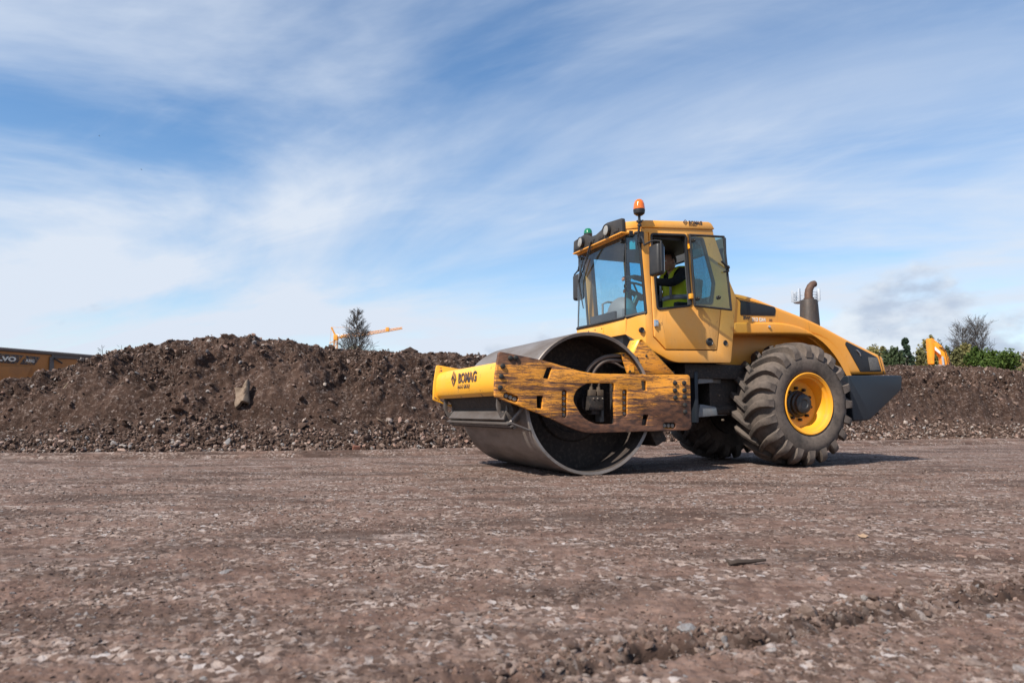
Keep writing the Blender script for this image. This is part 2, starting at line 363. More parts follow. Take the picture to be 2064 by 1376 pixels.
def plate(name, outer, holes, lo, hi, mat, parent=None, bevel=.004, axis='y', smooth=35, seg=2):
    """flat polygon with holes, given thickness between lo and hi along axis; outline in (x,z) for 'y', (y,z) for 'x', (x,y) for 'z'"""
    loops = [clean(outer)]+[clean(h) for h in holes]
    ns_ = seg if bevel else 0
    prof = [(bevel*(1-math.sin(math.pi/2*k/max(ns_,1))), lo+bevel*(1-math.cos(math.pi/2*k/max(ns_,1)))) for k in range(ns_+1)]
    prof = prof + [(i_, hi-(h_-lo)) for i_, h_ in reversed(prof)]
    V3 = []; F = []; starts = []
    for li, lp in enumerate(loops):
        n = len(lp); st = []
        for ins, h in prof:
            q = grow(lp, -ins if li == 0 else ins) if ins > 1e-6 else lp
            st.append(len(V3)); V3 += [(p[0], p[1], h) for p in q]
        starts.append(st)
        for a_, b_ in zip(st[:-1], st[1:]):
            F += [(a_+i, a_+(i+1) % n, b_+(i+1) % n, b_+i) for i in range(n)]
    cap = []; ed = []; idx = []; off = 0
    for lp, st in zip(loops, starts):
        n = len(lp); cap += [Vector(V3[st[0]+i][:2]) for i in range(n)]; ed += [(off+i, off+(i+1) % n) for i in range(n)]; idx += list(range(n)); off += n
    vo, eo, fo, ov, oe, of = delaunay_2d_cdt(cap, ed, [], 0, 1e-7)
    cl = []; o2 = 0
    for lp, st in zip(loops, starts): cl.append([tuple(c) for c in cap[o2:o2+len(lp)]]); o2 += len(lp)
    gid = []
    for lp, st in zip(loops, starts): gid += [(st[0]+i, st[-1]+i) for i in range(len(lp))]
    for f in fo:
        c = sum((vo[i] for i in f), Vector((0, 0)))/len(f)
        if not inside(c, cl[0]) or any(inside(c, q) for q in cl[1:]): continue
        src = [ov[i][0] if ov[i] else None for i in f]
        if None in src: print('PLATE CAP PROBLEM', name); continue
        F.append(tuple(gid[i][0] for i in src)); F.append(tuple(gid[i][1] for i in reversed(src)))
    if axis == 'y': V3 = [(x, h, z) for x, z, h in V3]
    elif axis == 'x': V3 = [(h, y, z) for y, z, h in V3]
    b = MB(); b.vf(V3, F); return b.build(name, mat, parent, smooth)
def text(name, s, size, origin, ux, uz, mat, parent=None, ext=.002, bold=.0, sx=1.0, shear=0.0, fit=None):
    cu = bpy.data.curves.new(name, 'FONT'); cu.body = s; cu.size = size; cu.extrude = ext; cu.offset = bold; cu.resolution_u = 3; cu.shear = shear
    me = curve_mesh(cu)
    if fit: sx = fit/max(v.co.x for v in me.vertices)
    ux = Vector(ux).normalized(); uz = Vector(uz).normalized(); n = ux.cross(uz)
    for v in me.vertices: v.co = Vector(origin) + ux*v.co.x*sx + uz*v.co.y + n*v.co.z
    finish(me, mat, 0)
    return link(bpy.data.objects.new(name, me), parent)
def thing(name, label, cat, loc=(0,0,0), rz=0.0, group=None):
    o = bpy.data.objects.new(name, None); o.empty_display_size = .2; COL.objects.link(o); o.location = loc; o.rotation_euler = (0,0,rz)
    return tag(o, label, cat, group)
def tag(o, label, cat, group=None):
    o['label'] = label; o['category'] = cat
    if group: o['group'] = group
    return o
def struct(o): o['kind'] = 'structure'; return o
def copyobj(o, parent=None, loc=None, rot=None):
    c = o.copy(); COL.objects.link(c)
    if parent is not None: c.parent = parent
    if loc is not None: c.location = loc
    if rot is not None: c.rotation_euler = rot
    return c
def at(u, v, Y):
    """point at distance Y along the road axis seen under bearing of photo column u, row v"""
    r = (u-1032)/FPX; up = (688-v)/FPX; c, s = math.cos(PITCH), math.sin(PITCH)
    d = Vector((r, c-up*s, s+up*c)); return Vector((0,0,CAM_H)) + d*(Y/d.y)
# vectorised gradient noise
_P = RNG.permutation(4096); _G = RNG.normal(size=(4096,3)); _G /= np.linalg.norm(_G, axis=1)[:,None]
def gnoise(p):
    i = np.floor(p).astype(np.int64); f = p - i; u = f*f*f*(f*(f*6-15)+10); res = 0
    for a in (0,1):
        for b in (0,1):
            for c in (0,1):
                h = _P[(_P[(_P[(i[:,0]+a) & 4095] + i[:,1]+b) & 4095] + i[:,2]+c) & 4095]
                w = (u[:,0] if a else 1-u[:,0])*(u[:,1] if b else 1-u[:,1])*(u[:,2] if c else 1-u[:,2])
                res = res + w*((_G[h,0])*(f[:,0]-a) + _G[h,1]*(f[:,1]-b) + _G[h,2]*(f[:,2]-c))
    return res
def fbm(p, sc, octv=4, gain=.5):
    a, r, s = 1.0, 0.0, sc
    for k in range(octv): r = r + a*gnoise(p*s + 13.7*k); a *= gain; s *= 2.03
    return r
def grid_faces(nu, nv):
    i = np.arange(nv-1)[:,None]*nu + np.arange(nu-1)[None,:]
    return np.stack([i, i+1, i+nu+1, i+nu], -1).reshape(-1,4)
def np_mesh(name, co, quads, mat, parent=None, smooth=0):
    me = bpy.data.meshes.new(name); me.vertices.add(len(co)); me.vertices.foreach_set('co', np.ascontiguousarray(co, dtype=np.float32).ravel())
    k = quads.shape[1]; me.loops.add(quads.size); me.loops.foreach_set('vertex_index', np.ascontiguousarray(quads, dtype=np.int32).ravel())
    me.polygons.add(len(quads)); me.polygons.foreach_set('loop_start', np.arange(0, quads.size, k, dtype=np.int32))
    me.update(calc_edges=True); me.validate()
    if mat is not None: me.materials.append(mat)
    me.polygons.foreach_set('use_smooth', [bool(smooth)]*len(me.polygons)); me.update()
    return link(bpy.data.objects.new(name, me), parent)

# ------------------------------------------------------------------ ground, heap, stones
def m_ground():
    t = MT('compacted_gravel', (.15,.11,.095), .92, 0, .25); v = t.wpos()
    a = t.noise(v, .55, 5, .6); b = t.noise(v, 9, 6, .7); c = t.noise(v, 60, 4, .7)
    base = t.cramp(b, [(.30,(.052,.028,.021)), (.48,(.122,.073,.057)), (.66,(.210,.138,.112)), (.80,(.31,.24,.205))])
    base = t.mix(t.math('MULTIPLY', t.ramp(a, .42, .66), .40), base, (.190,.128,.104))
    vo = t.n('ShaderNodeTexVoronoi', feature='F1'); t.nt.links.new(t.wpos((1,1,.2)), vo.inputs['Vector']); vo.inputs['Scale'].default_value = 42
    hs = t.n('ShaderNodeSeparateColor'); t.nt.links.new(vo.outputs['Color'], hs.inputs[0])
    pe = t.cramp(hs.outputs[0], [(0,(.050,.031,.024)), (.45,(.125,.082,.066)), (.75,(.22,.16,.135)), (.93,(.32,.255,.225)), (1,(.37,.33,.32))])
    base = t.mix(t.ramp(t.noise(v, 3.1, 4), .40, .58), base, pe)
    wh = t.math('MULTIPLY', t.ramp(t.noise(t.wpos((.40,1.15,1)), 1.5, 8, .74), .54, .72), .70)
    base = t.mix(wh, base, (.42,.345,.315))
    mud = t.math('MULTIPLY', t.ramp(t.noise(t.wpos((.42,1.5,1)), 1.15, 7, .66, .4), .48, .62), .75); base = t.mix(mud, base, (.048,.028,.021))
    dk = t.math('MULTIPLY', t.ramp(c, .55, .75), .5); base = t.mix(dk, base, (.07,.05,.04))
    dm = t.n('ShaderNodeAttribute', attribute_name='groove_dark'); base = t.mix(t.math('MULTIPLY', dm.outputs['Fac'], .95), base, (.026,.015,.011))  # darker brown along the rut and the track grooves
    t.set('Base Color', base); t.bump(t.math('ADD', b, t.math('MULTIPLY', c, .6)), .7, .02)
    return t.m
def m_heap():
    t = MT('dug_earth', (.06,.045,.036), .95, 0, .2); v = t.wpos()
    a = t.noise(v, .7, 5, .6); b = t.noise(v, 6, 7, .7); c = t.noise(v, 38, 5, .7)
    base = t.cramp(b, [(.28,(.016,.0078,.0054)), (.50,(.037,.0190,.0130)), (.72,(.066,.036,.0255))])
    base = t.mix(t.math('MULTIPLY', t.ramp(a, .46, .64), .5), base, (.088,.051,.038))
    vo = t.n('ShaderNodeTexVoronoi', feature='F1'); t.nt.links.new(v, vo.inputs['Vector']); vo.inputs['Scale'].default_value = 24
    hs = t.n('ShaderNodeSeparateColor'); t.nt.links.new(vo.outputs['Color'], hs.inputs[0])
    pe = t.cramp(hs.outputs[0], [(0,(.04,.026,.02)), (.6,(.085,.058,.046)), (.85,(.17,.125,.105)), (1,(.28,.23,.21))])
    base = t.mix(t.math('MULTIPLY', t.ramp(c, .42, .60), .7), base, pe)
    t.set('Base Color', base); t.bump(t.math('ADD', b, t.math('MULTIPLY', c, .8)), .9, .04)
    return t.m
def m_stone(name, stops, dust, df):
    t = MT(name, (.2,.17,.15), .88, 0, .25)
    oi = t.n('ShaderNodeObjectInfo'); c = t.cramp(oi.outputs['Random'], stops)
    v = t.co(); b = t.noise(v, 2.2, 5, .65)
    c = t.mix(t.math('MULTIPLY', t.ramp(b, .35, .68), df), c, dust)
    t.set('Base Color', c); t.bump(t.noise(v, 7, 5, .7), .6, .03)
    return t.m
GSTOPS = [(0,(.060,.036,.028)), (.30,(.125,.081,.065)), (.55,(.215,.150,.123)), (.72,(.31,.245,.21)), (.82,(.32,.20,.155)), (.93,(.34,.285,.26)), (.98,(.24,.24,.25)), (1,(.40,.36,.34))]
HSTOPS = [(0,(.060,.036,.027)), (.34,(.085,.052,.039)), (.56,(.145,.096,.076)), (.74,(.235,.172,.142)), (.80,(.31,.19,.15)), (.93,(.40,.345,.31)), (1,(.26,.255,.26))]
M['ground'] = m_ground(); M['heap'] = m_heap()
M['gstone'] = m_stone('ground_stone', GSTOPS, (.115,.074,.059), .55); M['hstone'] = m_stone('heap_stone', HSTOPS, (.062,.038,.029), .5)
M['clod'] = m_stone('earth_clod', [(0,(.036,.022,.017)), (.6,(.060,.038,.029)), (1,(.10,.068,.054))], (.046,.029,.022), .6)

RUT = np.array([(-.75,1.33),(.01,1.82),(.367,2.054),(.682,2.181),(1.251,2.432),(1.891,2.728),(3.2,3.3)])
def seg_dist(x, y, P):
    best = np.full(x.shape, 9.0)
    for (x0,y0),(x1,y1) in zip(P[:-1], P[1:]):
        dx_, dy_ = x1-x0, y1-y0; l2 = dx_*dx_+dy_*dy_; t = np.clip(((x-x0)*dx_+(y-y0)*dy_)/l2, 0, 1)
        d = np.hypot(x-x0-t*dx_, y-y0-t*dy_); sg = np.sign((x-x0)*dy_-(y-y0)*dx_); best = np.where(d < np.abs(best), d*sg, best)
    return best
TRACKS = [np.array([(-12,9.7),(-7.18,10.18),(-3.82,10.5),(-.57,11.5),(4,13.6),(10.8,15.3)]), np.array([(-12,10.6),(-6,11.1),(-2,11.9),(3,14.2),(12,16.6)])]
def ground_z(x, y, fine=True, groove_dark=False):
    p = np.stack([x, y, np.zeros_like(x)], 1)
    z = .012*fbm(p, .9, 3)
    w = .018*fbm(p, 3.1, 2)
    z = z + .35*w
    if fine:
        amp = np.clip(1.15 - y/14, .35, 1.0)
        st = gnoise(p*np.array([13,17,1.0])); st2 = gnoise(p*np.array([31,38,1.0])+7); st3 = gnoise(p*70+3)
        z = z + amp*(.013*np.clip(st+.05, -.25, .30) + .012*np.clip(st2+.02, -.25, .24) + .006*st3)
    d = seg_dist(x + .07*gnoise(p*2.2+5) + .035*gnoise(p*8+2) + .022*gnoise(p*21+6), y + .07*gnoise(p*2.5+9) + .035*gnoise(p*8+14) + .022*gnoise(p*21+19), RUT)
    lump = np.abs(gnoise(p*np.array([9,9,1])+21))
    darken = 0*x
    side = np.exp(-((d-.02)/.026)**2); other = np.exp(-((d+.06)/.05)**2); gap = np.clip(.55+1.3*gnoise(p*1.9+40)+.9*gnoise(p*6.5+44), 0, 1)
    darken = darken + 1.25*np.exp(-((d-.005)/.046)**2)*np.clip(gap*1.35,0,1)*np.clip(.8+1.8*gnoise(p*9+3),0,1)  # darkening mask along the rut, broken up by noise
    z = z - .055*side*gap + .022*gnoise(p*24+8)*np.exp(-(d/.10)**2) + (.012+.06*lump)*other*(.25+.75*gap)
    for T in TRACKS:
        d2 = seg_dist(x + .12*gnoise(p*.8+2), y + .06*gnoise(p*.7+8), T); darken = darken + .95*np.exp(-((d2-.05)/.08)**2)*np.clip(.9+1.2*gnoise(p*np.array([.9,2,1])+12),0,1); z = z - .045*np.exp(-((d2-.05)/.08)**2) + .04*np.exp(-((d2+.11)/.09)**2)
    return (z, np.clip(darken,0,1)) if groove_dark else z
# graded sheet: fine close to the camera, coarser further off
nd, nu = 760, 760
dd = 0.95*np.exp(np.linspace(0, math.log(21.5/.95), nd)); uu = np.linspace(-1.0, 1.0, nu)
GX = (uu[None,:]*(dd[:,None]+.25)).ravel(); GY = np.repeat(dd, nu) + .02*GX*0
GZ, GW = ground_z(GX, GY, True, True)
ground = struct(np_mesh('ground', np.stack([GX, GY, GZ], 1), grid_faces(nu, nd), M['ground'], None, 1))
ga = ground.data.attributes.new('groove_dark', 'FLOAT', 'POINT'); ga.data.foreach_set('value', GW.astype(np.float32))
t_ = MB(); t_.vf([(-900,-300,-.09),(900,-300,-.09),(900,1500,-.09),(-900,1500,-.09)], [(0,1,2,3)]); struct(t_.build('terrain', M['ground'], None, 0))

# spoil heap, a long ridge of dug earth behind the road
BX = np.array([-14,-11.5,-8.3,-6.7,-4.6,-2.7,-1.0,1.2,3.5,8,13.2,24]); BY = np.array([11.6,11.6,11.75,11.8,12.2,12.6,13.4,14.9,16.0,17.0,18.5,21.5])
CX = np.array([-14,-11.45,-9.84,-9.31,-8.75,-8.18,-7.4,-6.39,-5.62,-4.71,-3.77,-2.98,-1.51,-.55,3.5,10.8,12.5,14.1,15.4,24]); CZ = np.array([.42,.80,1.17,1.30,1.46,1.65,1.92,2.08,2.15,2.12,1.98,1.94,1.93,1.97,2.05,1.98,2.02,1.99,1.90,1.7])
CD = np.array([1.7,1.8,2.0,2.0,2.1,2.2,2.3,2.4,2.4,2.5,2.6,2.7,2.9,3,3,3,3,3,3,3])
hx = np.linspace(-14, 24, 1500); ht = np.concatenate([np.linspace(-.06, 1.06, 185), np.linspace(1.08, 2.3, 14)])
HX, HT = np.meshgrid(hx, ht); HX = HX.ravel(); HT = HT.ravel()
p1 = np.stack([HX, HT*1.5, np.zeros_like(HX)], 1)
Tw = HT + .05*gnoise(p1*np.array([.9,.5,1]))
brk = .34 + .10*gnoise(p1*np.array([.45,0,1])+4)
s = np.clip(Tw, 0, 1)
prof = np.where(s < brk, s/brk*.27, .27 + .73*np.sin(np.clip((s-brk)/(1-brk), 0, 1)*math.pi/2)**.92)
prof = np.where(HT > 1, np.clip(1-(HT-1)*.75, 0, 1), prof)
cz = np.interp(HX, CX, CZ); HZ = prof*cz - .05*(HT < 0)
HY = np.interp(HX, BX, BY) + HT*np.interp(HX, CX, CD)
P3 = np.stack([HX, HY, HZ], 1); up = np.clip(HZ/cz*1.6, .12, 1)*np.where(HT > 1.02, .7, 1)
big = .42*fbm(P3, .5, 2); gul = .26*fbm(P3*np.array([1.0,.6,.45]), 1.3, 3); cl = .19*(np.abs(fbm(P3, 2.6, 3))*2-.55) ; fn = .034*fbm(P3, 10, 3); vf = .016*gnoise(P3*34)
smo = np.clip(.5+2.6*gnoise(P3*np.array([.55,.5,.9])+31)+.8*np.exp(-((HT-.40)/.12)**2)-.25, 0, 1)*np.clip(1-(HT-.55)/.3, .25, 1)
cl = cl*(1-.6*smo); fn = fn*(1-.45*smo)
disp = up*(big*.75+gul) + (up*.75+.25)*cl + fn + vf
left = HX < 5.5
nrm = np.stack([np.zeros_like(HX), -.66*np.ones_like(HX), .75*np.ones_like(HX)], 1)
crest = np.clip((HT-.72)/.25, 0, 1); dcap = np.where(crest > 0, disp*(1-crest) + crest*(.38*cl+fn+vf+.25*up*gul), disp)
P3 = P3 + nrm*dcap[:,None]
hq = grid_faces(len(hx), len(ht)); heap = np_mesh('spoil_heap', P3, hq, M['heap'], None, 1); struct(heap)

# stone prototypes
def stone_mesh(name, seed, mat, flat=.7):
    bm = bmesh.new(); bmesh.ops.create_icosphere(bm, subdivisions=1, radius=1.0); rg = random.Random(seed)
    cuts = [(Vector((rg.gauss(0,1), rg.gauss(0,1), rg.gauss(0,1))).normalized(), rg.uniform(.45,.8)) for _ in range(7)]
    for v in bm.verts:
        v.co *= rg.uniform(.85, 1.15)
        for n, d in cuts:
            k = v.co.dot(n)
            if k > d: v.co -= n*(k-d)
        v.co.z *= flat; v.co.x *= rg.uniform(1.0, 1.12)
    me = bpy.data.meshes.new(name); bm.to_mesh(me); bm.free(); finish(me, mat, 0); return me
GM = [stone_mesh('stone', 100+i, M['gstone'], .6) for i in range(8)]
HM = [stone_mesh('stone', 200+i, M['hstone'], .75) for i in range(8)]
KM = [stone_mesh('clod', 300+i, M['clod'], .85) for i in range(5)]
def put(meshes, name, parent, loc, size, rot=None, sq=(1,1,1)):
    o = bpy.data.objects.new(name, random.choice(meshes)); link(o, parent); o.location = loc
    o.rotation_euler = rot if rot else (random.uniform(-.4,.4), random.uniform(-.4,.4), random.uniform(0,6.28)); o.scale = (size*sq[0], size*sq[1], size*sq[2]); return o
def scatter(name, parent, pts, scl, rot, protos):
    n = len(pts); me = bpy.data.meshes.new(name); me.vertices.add(n); me.vertices.foreach_set('co', pts.astype(np.float32).ravel())
    for nm, arr in (('scl', scl), ('rot', rot)):
        a = me.attributes.new(nm, 'FLOAT_VECTOR', 'POINT'); a.data.foreach_set('vector', arr.astype(np.float32).ravel())
    a = me.attributes.new('idx', 'INT', 'POINT'); a.data.foreach_set('value', RNG.integers(0, len(protos), n).astype(np.int32))
    o = link(bpy.data.objects.new(name, me), parent); o['kind'] = 'stuff'
    g = bpy.data.node_groups.new(name, 'GeometryNodeTree'); g.interface.new_socket('Geometry', in_out='INPUT', socket_type='NodeSocketGeometry'); g.interface.new_socket('Geometry', in_out='OUTPUT', socket_type='NodeSocketGeometry')
    gi = g.nodes.new('NodeGroupInput'); go = g.nodes.new('NodeGroupOutput'); ip = g.nodes.new('GeometryNodeInstanceOnPoints'); j = g.nodes.new('GeometryNodeJoinGeometry')
    for pr in protos:
        oi = g.nodes.new('GeometryNodeObjectInfo'); oi.inputs['Object'].default_value = pr; oi.inputs['As Instance'].default_value = True; g.links.new(oi.outputs['Geometry'], j.inputs[0])
    def na(nm, ty):
        x = g.nodes.new('GeometryNodeInputNamedAttribute'); x.data_type = ty; x.inputs[0].default_value = nm; return [q for q in x.outputs if q.enabled][0]
    ip.inputs['Pick Instance'].default_value = True
    g.links.new(gi.outputs[0], ip.inputs['Points']); g.links.new(j.outputs[0], ip.inputs['Instance']); g.links.new(na('idx','INT'), ip.inputs['Instance Index'])
    g.links.new(na('rot','FLOAT_VECTOR'), ip.inputs['Rotation']); g.links.new(na('scl','FLOAT_VECTOR'), ip.inputs['Scale']); g.links.new(ip.outputs[0], go.inputs[0])
    md = o.modifiers.new('scatter', 'NODES'); md.node_group = g
    return o
# stones one can pick out on the road (each its own piece), then fine gravel
road_stones = []
ns = 0
while ns < 285:
    y = 1.75*math.exp(random.random()**1.25*math.log(9.5/1.75)); x = random.uniform(-.74, .74)*y
    if y > 6.2 and -.9 < x < 5.5: continue
    s_ = random.uniform(.016, .034)*(.55+.30*y) if random.random() < .8 else random.uniform(.03,.05)*(.5+.22*y)
    s_ = min(s_, .085); z = float(ground_z(np.array([x]), np.array([y]))[0])
    q = random.uniform(.35, .6); road_stones.append(put(GM, 'stone', ground, (x, y, z - s_*.6*q*random.uniform(.35,.8)), s_, (random.uniform(-.1,.1), random.uniform(-.1,.1), random.uniform(0,6.28)), (random.uniform(.9,1.5), random.uniform(.7,1.05), q))); ns += 1
for x, y, s_, c in [(.951,2.375,.045,1),(.30,2.10,.030,1),(.52,2.20,.034,1),(.17,2.02,.026,1),(1.22,2.50,.030,1),(1.45,2.60,.036,0),(1.72,2.72,.030,1),(-.12,1.86,.030,0),(-1.309,2.021,.062,0),(-.866,2.172,.045,0),(.452,2.347,.035,0),(.196,2.971,.05,0),(-3.80,7.175,.06,0),(1.549,2.885,.075,0),(1.66,2.62,.05,0)]:
    z = float(ground_z(np.array([x]), np.array([y]))[0]); road_stones.append(put(GM, 'stone', ground, (x, y, z + (.012 if c else -.012)), s_, (.3 if c else .05,.2 if c else 0,1.0), (1.1,.9,1.0 if c else .55)))
def rnd3(n, a): return np.stack([RNG.uniform(-a,a,n), RNG.uniform(-a,a,n), RNG.uniform(0,6.28,n)], 1)
def gravel(n, y0, y1, s0, s1, sink, name, tilt=.35, flat=(.45,.9), mask=None):
    y = y0*np.exp(RNG.random(n)**.85*math.log(y1/y0)); x = RNG.uniform(-.86,.86,n)*(y+.2)
    den = .5+1.1*gnoise(np.stack([x*1.1, y*1.3, np.zeros(n)],1)+50)+.5*gnoise(np.stack([x*4, y*4, np.zeros(n)],1)+50); wt = ground_z(x, y, False, True)[1]; keep = RNG.random(n) < np.clip(den, .12, 1)*(1-.80*np.clip(wt*1.8, 0, 1))
    x, y = x[keep], y[keep]; n = len(x); s_ = s0*np.exp(RNG.random(n)**2.0*math.log(s1/s0))*(.7+.09*y)
    k = np.stack([RNG.uniform(.8,1.5,n), RNG.uniform(.7,1.1,n), RNG.uniform(*flat,n)],1)*s_[:,None]
    z = ground_z(x, y) - k[:,2]*.6*sink*RNG.uniform(.4,1.2,n)
    return scatter(name, ground, np.stack([x,y,z],1), k, rnd3(n, tilt), road_stones[:10])
gravel(85000, 1.2, 8.5, .0034, .0135, .15, 'gravel', .6, (.55,1.0))
gravel(24000, 1.3, 12.5, .008, .022, .75, 'pebbles', .3, (.45,.85))
gravel(30000, 4.0, 17.0, .0075, .018, .5, 'coarse_gravel', .4)
# crumbs thrown up along the drum-edge rut
k = 2200; t = RNG.random(k)*(len(RUT)-1); i0 = t.astype(int); ft = (t-i0)[:,None]; pr_ = RUT[i0]*(1-ft)+RUT[i0+1]*ft
dn = np.array([-.42,.9]); off = RNG.normal(.05,.07,k)[:,None]; pr_ = pr_ + dn*off + RNG.normal(0,.02,(k,2))
s_ = .0035*np.exp(RNG.random(k)**2.6*1.6); cz_ = ground_z(pr_[:,0], pr_[:,1]); scatter('crumbs', ground, np.column_stack([pr_, cz_+s_*.3]), np.stack([s_*1.1,s_,s_*.9],1), rnd3(k,1.5), road_stones[:10])

# stones of the heap
hv = P3.reshape(len(ht), len(hx), 3); SMO = smo.reshape(len(ht), len(hx)); tsel = np.where((ht > -.02) & (ht < 1.03))[0]
def heap_pts(n, bias):
    """random points on the front of the heap; bias > 1 crowds them towards the foot"""
    a = RNG.random(n)**bias; ti = tsel[(a*(len(tsel)-1)).astype(int)]; xi = RNG.integers(40, len(hx)-150, n)
    heap_pts.smo = SMO[ti, xi]; return hv[ti, xi], ht[ti]
heap_stones = []
vis = lambda p: abs(p[0]/p[1]) < .73 and not (.02 < p[0]/p[1] < .46)
while len(heap_stones) < 292:
    (p,), (tt,) = heap_pts(1, random.choice((1.0, 2.6, 2.6, 3.5)))
    if not vis(p): continue
    s_ = random.uniform(.030,.052) if random.random() < .72 else random.uniform(.05,.10)
    if tt < .35: s_ *= 1.25
    heap_stones.append(put(HM, 'stone', heap, (p[0], p[1]-.25*s_, p[2]+.2*s_), s_, (random.uniform(-.7,.7), random.uniform(-.7,.7), random.uniform(0,6.28)), (random.uniform(.9,1.35), random.uniform(.75,1.0), random.uniform(.55,.95))))
clods = [put(KM, 'clod', heap, tuple(hv[tsel[-6], int(i)] + np.array([0,-.02,-.01])), random.uniform(.05,.085)) for i in RNG.integers(150, 1000, 24)]
def heap_scatter(n, bias, s0, s1, name, protos, pw=2.2):
    p, tt = heap_pts(n, bias); m = p[:,2]*0+1; den = .55+1.2*gnoise(p*.9+70)+.5*gnoise(p*3.3+10); sm_ = heap_pts.smo; keep = RNG.random(n) < np.clip(den + (tt < .26)*.5, .1, 1)*(1-.85*sm_*(tt > .22)); p = p[keep]; n = len(p)
    s_ = s0*np.exp(RNG.random(n)**pw*math.log(s1/s0)); j = RNG.normal(0,.012,(n,3)); p = p + j + np.array([0,-.2,.15])*s_[:,None]
    k = np.stack([RNG.uniform(.85,1.3,n), RNG.uniform(.75,1.05,n), RNG.uniform(.6,1.0,n)],1)*s_[:,None]
    return scatter(name, heap, p, k, np.stack([RNG.uniform(-1.2,1.2,n), RNG.uniform(-1.2,1.2,n), RNG.uniform(0,6.28,n)],1), protos)
heap_scatter(42000, 1.25, .009, .036, 'rubble', heap_stones[:10], 2.4)
heap_scatter(34000, 3.6, .018, .066, 'foot_rubble', heap_stones[:10], 1.7)
heap_scatter(15000, .75, .010, .042, 'clods', clods[:6], 2.6)

# ------------------------------------------------------------------ the road roller (local axes: x forward, y to its left, z up; origin under the drum axle)
RR = thing('road_roller', 'big yellow single-drum road roller parked on the gravel, its drum to the left', 'road roller', (.4304, 8.5268, 0), R(180+22.092))
mir = lambda pts: [(p[0], -p[1], p[2]) for p in pts]
def bolt(p, r, h, mat='bolt', parent=RR, axis=(0,1,0), n=6, name='bolt'):
    b = MB(); p = Vector(p); a = Vector(axis); b.tube([p, p+a*h*.75, p+a*h], [r, r, r*.72], n); return b.build(name, M[mat], parent, 40)
# ---- drum
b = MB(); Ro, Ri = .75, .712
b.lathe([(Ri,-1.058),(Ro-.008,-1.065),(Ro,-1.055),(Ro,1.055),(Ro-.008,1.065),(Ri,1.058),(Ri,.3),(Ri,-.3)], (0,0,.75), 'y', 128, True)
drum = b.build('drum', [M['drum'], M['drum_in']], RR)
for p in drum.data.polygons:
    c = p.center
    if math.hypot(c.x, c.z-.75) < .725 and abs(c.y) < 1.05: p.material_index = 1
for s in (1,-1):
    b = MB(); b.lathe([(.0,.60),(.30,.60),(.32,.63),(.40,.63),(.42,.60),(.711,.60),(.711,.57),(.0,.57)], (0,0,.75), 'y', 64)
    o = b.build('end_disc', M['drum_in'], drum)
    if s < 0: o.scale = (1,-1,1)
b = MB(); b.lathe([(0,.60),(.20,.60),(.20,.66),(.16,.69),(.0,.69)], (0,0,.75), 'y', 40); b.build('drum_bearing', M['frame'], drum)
# ---- side plates with cut-outs
OUT = [(1.058,1.255),(.603,1.185),(.30,1.112),(.144,1.074),(-.013,1.056),(-1.185,1.066),(-1.205,1.045),(-1.211,.489),(-1.165,.458),(.089,.440),(.259,.490),(.591,.628),(.855,.722),(1.100,.806),(1.098,1.0)]
OUT = rnd(OUT, [.03,.2,.15,.15,.1,.04,.04,.05,.05,.1,.2,.2,.2,.02,.2], 4)
BIGH = rnd([(.083,.957),(-.245,.960),(-.253,.545),(-.232,.531),(-.022,.529),(.13,.595),(.248,.775),(.209,.879)], [.06,.03,.02,.03,.06,.12,.15,.1], 5)
SL = [[(.536,1.107),(.478,1.108),(.518,.991),(.581,.997)],[(.651,.820),(.580,.820),(.593,.688),(.649,.696)],[(-.576,.990),(-.637,.989),(-.646,.888),(-.589,.886)],[(-.595,.629),(-.663,.629),(-.636,.515),(-.573,.515)]]
def slot(x0, z0, x1, z1, r): 
    a = math.atan2(z1-z0, x1-x0); o_ = []
    for k in range(9): t = a+math.pi/2+math.pi*k/8; o_.append((x0+r*math.cos(t), z0+r*math.sin(t)))
    for k in range(9): t = a-math.pi/2+math.pi*k/8; o_.append((x1+r*math.cos(t), z1+r*math.sin(t)))
    return o_
STR = [(.340,.850,.342,.630,5,.030),(-.372,.866,-.370,.640,5,.030),(.977,.817,.884,.786,3,.034),(-.871,.510,-.975,.509,3,.032)]
HOL = [BIGH]+[rnd(q, .012, 3) for q in SL]+[slot(*q[:4], q[5]) for q in STR]
pl = plate('side_plate', OUT, HOL, 1.075, 1.125, M['plate'], RR, .006)
pl['label'] = 'yellow side plate scraped down to rusty steel in long streaks'
plate('side_plate', OUT, HOL, -1.125, -1.090, M['beam'], RR, .005)
for x0, z0, x1, z1, n, r in STR:
    plate('bolt_pad', slot(x0, z0, x1, z1, r*1.35), [], 1.050, 1.073, M['rim'], pl, .002)
    for k in range(n):
        t = k/(n-1); bolt((x0+(x1-x0)*t, 1.070, z0+(z1-z0)*t), .022 if n == 5 else .026, .036, 'steelbolt', pl, n=8)
for x, z in [(.941,1.192),(.883,1.196),(1.023,1.109),(1.037,1.006),(1.049,.896),(-1.0,.973),(-1.119,.975),(-.997,.892),(-1.121,.894),(-1.0,.812),(-1.122,.82),(-1.123,.731),(-1.124,.658)]:
    bolt((x,1.122,z), .026, .022, 'bolt', pl, n=10)
